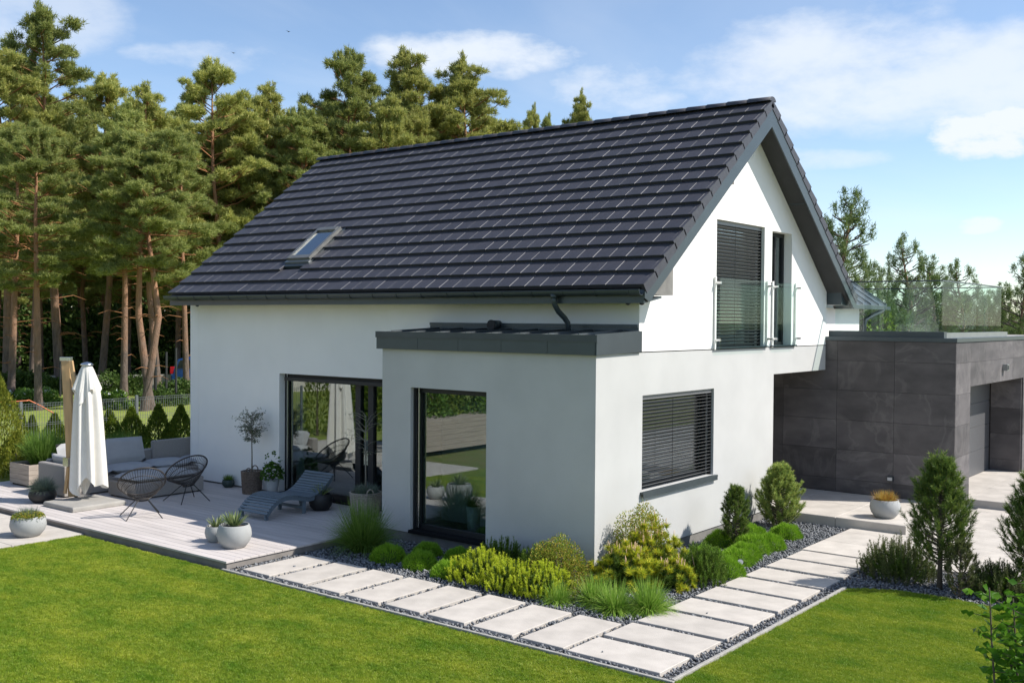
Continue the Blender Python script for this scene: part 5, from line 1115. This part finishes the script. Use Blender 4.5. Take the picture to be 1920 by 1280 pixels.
fg2 = 'dark posts of the far fence'
for px, dep, hh in ((17, 47, 1.6), (113, 48, 1.6), (292, 44, 2.0), (330, 44, 2.4), (312, 45, 2.2)):
    o = MB().box(-.035, .035, -.035, .035, 0, hh).build('fence_post', WIRED); o.location = ground_at(px, dep, -.1); tag(o, {17: 'dark fence post at the far left by the low wall', 113: 'dark fence post seen just left of the parasol mast', 292: 'thin dark post left of the gate posts', 330: 'tallest dark post beside the blue car', 312: 'dark post between two others near the blue car'}[px], 'post', fg2)
# blue car
car = empty('parked_car', ground_at(412, 54, -.1), YAW-math.radians(90)+math.radians(4), 'blue car parked behind the house edge with its tail showing', 'car')
bd = MB(); prof = [(-2.25, .35), (-2.28, .75), (-2.2, 1.05), (-1.95, 1.55), (-1.5, 1.68), (.2, 1.66), (.95, 1.15), (2.1, .95), (2.25, .6), (2.2, .3)]
bd.prism([(a, b) for a, b in prof], 'y', -.88, .88); bd.build('body', CARB, car, bev=.08)
MB().prism([(-1.95, 1.10), (-1.78, 1.52), (.12, 1.54), (.72, 1.12)], 'y', -.895, .895).build('side_window', CARG, car); MB().prism([(-2.24, 1.08), (-2.02, 1.52), (-1.99, 1.52), (-2.21, 1.08)], 'y', -.68, .68).build('rear_window', CARG, car)
for s in (-1, 1):
    MB().box(-2.31, -2.08, s*.80-.08, s*.80+.095, .82, 1.18).build('tail_lamp', RED, car, bev=.02)
    for x in (-1.4, 1.4):
        w = MB().tube([(x, s*.70, .33), (x, s*.91, .33)], .33, 20).build('wheel', RUBBER, car, True); MB().tube([(x, s*.905, .33), (x, s*.925, .33)], .2, 14).build('rim', STEEL, w)

# pines -------------------------------------------------------
def pine_proto(seed, H, crown0, width, m, nbr=64, sparse=1.0, hidden=True, tuft_L=.30, tuft_W=.042, per=20, trunk_r=.20, conic=False, lower_dead=8):
    r2 = random.Random(seed); g = np.random.default_rng(seed)
    t = empty('pine_tree', (0, 0, 0)); bend = [(r2.uniform(-.35, .35), r2.uniform(-.35, .35)) for _ in range(4)]
    def ax(f): x = np.interp(f, [0, .35, .7, 1], [0, bend[0][0], bend[1][0], bend[2][0]]); y = np.interp(f, [0, .35, .7, 1], [0, bend[0][1], bend[1][1], bend[2][1]]); return np.array([x, y, H*f])
    fs = np.linspace(0, .98, 15); rad = lambda f: trunk_r*(1-f)**.8+.02
    MB().tube([tuple(ax(f)) for f in fs], [rad(f)*(1.25 if f < .02 else 1) for f in fs], 9, False).build('trunk', BARKG, t, True)
    br = MB(); TP = []; TD = []
    for i in range(nbr):
        f = crown0+(1-crown0)*((i+r2.random())/nbr); a = i*2.39996+r2.uniform(-.5, .5); u = (f-crown0)/(1-crown0)
        if conic: prof = (1-u)**.75+.05
        else: prof = (min(1, .5+u*2.2))*(1-u**2.2)**.7+.06
        rl = width*prof*r2.uniform(.55, 1.12); p0 = ax(f); rise = rl*(r2.uniform(-.05, .28)+(.45*u))
        e = p0+np.array([math.cos(a)*rl, math.sin(a)*rl, rise]); mid = (p0+e)/2+np.array([0, 0, -rl*.06 if u < .5 else .0])+np.array([r2.uniform(-.2, .2), r2.uniform(-.2, .2), 0])
        br.tube([tuple(p0), tuple(mid), tuple(e)], [rad(f)*.34+.012, .03, .012], 5, False)
        ncl = max(1, int(rl*1.5*sparse+.5))
        for sub in range(ncl):
            c = p0+(e-p0)*(r2.uniform(.45, 1.0) if sub else 1.0); off = rl*.22; cc = c+np.array([r2.uniform(-1, 1)*off, r2.uniform(-1, 1)*off, r2.uniform(.0, .3)])
            br.tube([tuple(p0+(cc-p0)*.5), tuple(cc)], [.025, .008], 4, False); sr = r2.uniform(.32, .55)*(1 if not conic else .55)
            if conic:
                for j in range(4): TP.append((cc+np.array([0, 0, .10*j]))[None]+g.normal(0, .03, (2, 3))); TD.append(np.array([[math.cos(a)*.2, math.sin(a)*.2, 1.3]]*2)+g.normal(0, .2, (2, 3)))
                continue
            kk = int(26*(sr/.45)**2*(1 if not conic else 1.6)); q = g.normal(0, 1, (kk, 3)); q = q/np.linalg.norm(q, axis=1, keepdims=True)*g.uniform(.35, 1, (kk, 1))*np.array([sr, sr, sr*.5]); TP.append(cc+q); TD.append(q/sr*1.0+np.array([math.cos(a)*.35, math.sin(a)*.35, .75]))
    if not conic:
        for b_ in range(26):
            f = r2.uniform(.86, 1.0); a = r2.uniform(0, 6.28); rl = width*.55*(1.05-f)*5*r2.uniform(.2, 1); c = ax(f)+np.array([math.cos(a)*rl, math.sin(a)*rl, r2.uniform(-.2, .2)])
            for j in range(7): TP.append((c+np.array([0, 0, .14*j]))[None]+g.normal(0, .05, (2, 3))); TD.append(np.array([[0, 0, 1.6]]*2)+g.normal(0, .2, (2, 3)))
    if conic:
        for j in range(6): TP.append(ax(.93+.07*j/6)[None]+np.zeros((2, 3))); TD.append(np.array([[0, 0, 1.], [.1, .1, 1]]))
    for i in range(lower_dead):
        f = r2.uniform(.12, max(.14, crown0)); a = r2.uniform(0, 6.28); rl = r2.uniform(.4, 1.8); p0 = ax(f); br.tube([tuple(p0), tuple(p0+np.array([math.cos(a)*rl*.6, math.sin(a)*rl*.6, rl*.1])), tuple(p0+np.array([math.cos(a)*rl, math.sin(a)*rl, -rl*.05]))], [.03, .02, .008], 4, False)
    br.build('branches', BARKU if not conic else TWIG, t, True)
    TP = np.concatenate(TP); TD = unit(np.concatenate(TD)); n = len(TP)
    P = np.repeat(TP, per, 0)+g.normal(0, .055, (n*per, 3)); dirs = unit(np.repeat(TD, per, 0)*.75+g.normal(0, .62, (n*per, 3)))
    np_mesh('crown', [tris(P, dirs, tuft_L*g.uniform(.55, 1.05, n*per), tuft_W)], m, t)
    return t
protos = [pine_proto(1, 18, .40, 3.2, PINE_F, 58), pine_proto(2, 18, .48, 2.7, PINE_D, 50), pine_proto(3, 18, .33, 3.4, PINE_F, 66), pine_proto(5, 18, .44, 3.0, PINE_D, 48), pine_proto(8, 18, .38, 2.8, PINE_F, 52), pine_proto(9, 18, .30, 3.1, PINE_D, 60)]
yprotos = [pine_proto(11, 8, .10, 2.7, YPINE, 62, 1.7, True, .20, .028, 14, .11, True, 0), pine_proto(12, 8, .12, 2.4, YPINE, 56, 1.7, True, .20, .028, 14, .10, True, 0)]
used = set()
def pine(pr, px, top, dep, label, group, rz=None, lean=0):
    o = pr if pr not in used else copy_tree(pr); used.add(pr)
    base = ground_at(px, dep, -.14); h = at(px, top, dep).z+.14; H0 = 18.6 if pr in protos else 8; s = h/H0; thin_ = .5 if px > 960 and pr in protos and group == pgp else 1
    place(o, base, R_.uniform(0, 6.28) if rz is None else rz, (max(s, .75)*R_.uniform(.95, 1.1)*thin_,)*2+(s,), label, group); o['category'] = 'pine'
    o.rotation_euler = (R_.uniform(-.03, .03)+lean, R_.uniform(-.03, .03), o.rotation_euler[2]); return o
pgp = 'tall pines of the forest behind the house'
front = [(112, 28, 52, 0, 'tallest pine at the left, its top high above the others'), (12, 92, 50, 2, 'pine at the left picture edge'), (298, 168, 49, 2, 'broad light green pine midway between left edge and roof'), (415, 118, 55, 1, 'dark pine whose double top stands left of the roof slope'),
         (505, 168, 60, 3, 'pine with small pointed tops between two larger crowns'), (640, 96, 58, 0, 'wide pine rising behind the upper roof end'), (783, 100, 60, 1, 'dark slender pine crown right of the widest one'), (862, 122, 62, 3, 'loose pine crown furthest right in the left group'),
         (190, 150, 57, 1, 'pine behind and right of the tallest one'), (232, 205, 47, 3, 'pine in front with its trunk next to the dark shrub'), (60, 130, 54, 3, 'pine between the left edge and the tallest pine'), (350, 250, 50, 0, 'lower pine just left of the house wall'),
         (920, 215, 66, 2, 'pine crown just showing over the ridge, left part'), (985, 212, 70, 0, 'small pine top above the ridge'), (1030, 222, 72, 2, 'pine top low above the ridge'), (1085, 183, 70, 3, 'lone dark pine top above the ridge near its middle'),
         (560, 205, 56, 2, 'pine low behind the roof end'), (725, 190, 56, 3, 'pine filling behind the widest crown'), (455, 190, 58, 0, 'pine filling behind the dark double topped one')]
for px, top, dep, k, lb in front: pine(protos[(k+(int(px)//37)) % 6], px, top, dep, lb, pgp)
# second and third rows
k = 0
for row, (dep, n, t0, t1) in enumerate(((60, 20, 185, 290), (70, 19, 215, 320), (84, 18, 260, 350))):
    for i in range(n):
        px = -120+i*(1000/n)+R_.uniform(-18, 18)
        if px > 700 and row > 0 and i % 2: continue
        pine(protos[(i*5+row*2) % 6], px, R_.uniform(t0, t1), dep+R_.uniform(-4, 4), ['pine in the second row of the forest, its trunk between nearer trunks', 'pine in the third row, deep in the forest', 'pine at the back of the forest, mostly hidden'][row], ['pines of the second row', 'pines of the third row', 'pines at the back of the forest'][row])
# near lower trunks seen through the gap
for px, top, dep, lb in ((20, 300, 44, 'leaning pine trunk near the left edge before the wall'), (72, 330, 41, 'thick dark leaning trunk left of the parasol'), (270, 300, 41, 'left one of two dark trunks standing close together'), (283, 280, 41.5, 'right one of two dark trunks standing close together')):
    pine(protos[1 if px > 100 else 3], px, 240, dep, lb, 'dark nearer pine trunks', None, R_.uniform(-.06, .06))
# dark understory
for i in range(46):
    px = -100+i*24; dep = R_.uniform(66, 92); blobshrub(ground_at(px+R_.uniform(-10, 10), dep, -.2), R_.uniform(2, 3.2), R_.uniform(3.0, 6.5), BUSH, 'leafy bush under the pines at the back of the forest', 'leafy bushes under the pines', 1300, .42) if i < 1 else None
bushp = [blobshrub((0, 0, 0), 2.6, 4.6, BUSH, 'leafy bush under the pines', 'leafy bushes under the pines', 2600, .34), blobshrub((0, 0, 0), 2.2, 5.6, BUSH, 'leafy bush under the pines', 'leafy bushes under the pines', 2600, .34)]
for i in range(56):
    o = bushp[i] if i < 2 else copy_tree(bushp[i % 2]); px = -110+(i % 28)*38+R_.uniform(-12, 12); dep = (72 if i < 28 else 100)+R_.uniform(-5, 5); place(o, ground_at(px, dep, -.2), R_.uniform(0, 6), R_.uniform(.7, 1.1) if i < 28 else R_.uniform(1.4, 1.9)); o['label'] = 'leafy green bush under the pines in the depth of the forest'
# right side: young pines behind the terrace
rgp = 'young pines behind the garage terrace'
for px, top, dep, k, lb in [(1580, 385, 30, 0, 'tall spiky young pine beside the right roof edge'), (1690, 468, 33, 1, 'young pine behind the left balustrade panels'), (1640, 520, 36, 0, 'young pine between the two tallest on the right'), (1740, 500, 36, 0, 'young pine left of the balustrade corner'), (1793, 512, 34, 1, 'young pine just right of the balustrade corner'),
                        (1850, 560, 38, 0, 'low young pine behind the right balustrade panels'), (1915, 500, 33, 1, 'young pine at the right picture edge'), (1880, 545, 42, 0, 'far young pine near the right edge'), (1825, 565, 45, 1, 'far low pine right of the balustrade corner'), (1770, 560, 44, 0, 'far low pine behind the balustrade corner'), (1610, 560, 42, 1, 'far pine seen over the low wing roof'), (1715, 555, 46, 1, 'far pine between the taller young ones'), (1955, 520, 40, 0, 'young pine outside the right edge')]:
    pine(yprotos[k], px, top, dep, lb, rgp)
for i in range(16):
    o = copy_tree(bushp[i % 2]); place(o, ground_at(1500+i*38, 60+R_.uniform(-5, 8), -.2), R_.uniform(0, 6), R_.uniform(.65, .95), 'leafy green bush in the distance behind the garage', 'leafy bushes behind the garage')
blobshrub(ground_at(1650, 27, 0), .8, 3.7, leafm('fresh_leaf', (.12, .2, .02), (.3, .36, .06), [(.2, .28, .04)]), 'bright leafy bush behind the wing roof', None, 2600, .12)

# leafy branches near the camera
hb = empty('beech_shrub', at(1935, 640, 5.0)*1.0, label='leafy green branches in the lower right foreground', cat='shrub'); hb.location.z = -.03
LEAFH = leafm('beech_leaf', (.05, .15, .012), (.16, .30, .03), [(.09, .21, .015)], trans=.4, rough=.4)
def leafy_branches():
    q = MB(); P = []; Dl = []; b0 = hb.location
    for (px, py, lean) in ((1868, 1105, 0), (1898, 1118, .1), (1922, 1095, -.1), (1945, 1080, .1), (1885, 1175, .15), (1910, 1190, .0), (1960, 1120, 0)):
        tip = at(px, py, 5.0+lean)-b0; base = np.array([tip.x*.35, tip.y*.35, 0]); tp = np.array(tip); pts = []
        for i in range(9): f = i/8; pts.append(base+(tp-base)*f+np.array([.04*math.sin(f*5+px), .04*math.cos(f*4+px), 0]))
        q.tube([tuple(p) for p in pts], [.012*(1-.8*i/8)+.001 for i in range(9)], 6, False)
        for i in range(120):
            f = .35+.65*(i+.5)/120; j = min(7, int(f*8)); p = pts[j]+(pts[j+1]-pts[j])*(f*8-j); a = i*2.4; d = np.array([math.cos(a), math.sin(a), R_.uniform(-.05, .45)]); P.append(p+d*.012); Dl.append(d)
            if i % 4 == 0: 
                e = p+d*.11; q.tube([tuple(p), tuple(e)], [.003, .001], 4, False)
                for jj in range(5): P.append(p+d*.025*jj); aa = R_.uniform(0, 6.28); Dl.append(np.array([math.cos(aa), math.sin(aa), .2]))
    q.build('stems', TWIG, hb, True); np_mesh('leaves', [leaves(np.array(P), unit(np.array(Dl)), .062*rng.uniform(.7, 1.1, len(P)), .036, .8)], LEAFH, hb)
leafy_branches()

# what the windows reflect: the garden's other side, out of frame to the left
rb = empty('raised_bed', (-9.5, 11.5, 0), label='long raised bed of pale boards at the far side of the lawn', cat='planter')
for i in range(6): MB().box(-3.5, 3.5, -.5, .5, i*.14, i*.14+.135).build('board', PWOOD, rb)
for i in range(10):
    o = blobshrub((-13+i*.95, 12.2+R_.uniform(-.2, .3), .6), .7, R_.uniform(1.2, 1.9), THUJA if i % 2 else TUFT2, ['dense green shrub behind the raised bed', 'loose green shrub behind the raised bed'][i % 2], 'shrubs behind the raised bed', 1500, .12)
for i in range(9): thuja((-15.5+i*1.7, 16.9, -.1), R_.uniform(1.8, 2.6), .45, THUJA, 'thuja of the hedge left of the picture, seen in the window reflection', 'thujas of the hedge left of the picture', 1800, .13)
fh = empty('far_house', (-16, 34, -.1), math.radians(20), 'cream neighbouring house with a red roof, seen only in the glass', 'house')
MB().box(-7, 7, 0, 8, 0, 4.2).build('wall', CREAM, fh); MB().prism([(-.8, 4.1), (8.8, 4.1), (4, 8)], 'x', -7.4, 7.4).build('roof', REDROOF, fh)
for i in range(3): MB().box(-5+i*4, -3.6+i*4, -.05, 0, 1, 2.6).build('window', CARG, fh)
for i, (x, y) in enumerate(((-20, 22), (-27, 18), (-34, 10), (-30, 26), (-38, 0))):
    o = copy_tree(protos[i % 4]); place(o, (x, y, -.14), i, .62, 'pine standing left of the picture, seen in the window reflection', 'pines left of the picture')
    o['category'] = 'pine'
# birds
for (px, py, lb) in ((541, 60, 'small dark bird high in the sky, the upper one'), (438, 100, 'small dark bird in the sky, the lower one')):
    b = MB(); b.add([(0, 0, 0), (.4, .12, .1), (.22, -.1, .05), (-.4, .12, .1), (-.22, -.1, .05), (0, .22, .02), (0, -.25, 0), (0, 0, -.06)], [(0, 1, 2), (0, 4, 3), (5, 0, 7), (0, 6, 7), (0, 2, 6), (0, 6, 4)])
    o = b.build('bird', BLACKM); o.location = at(px, py, 140); tag(o, lb, 'bird', 'two birds over the pines')
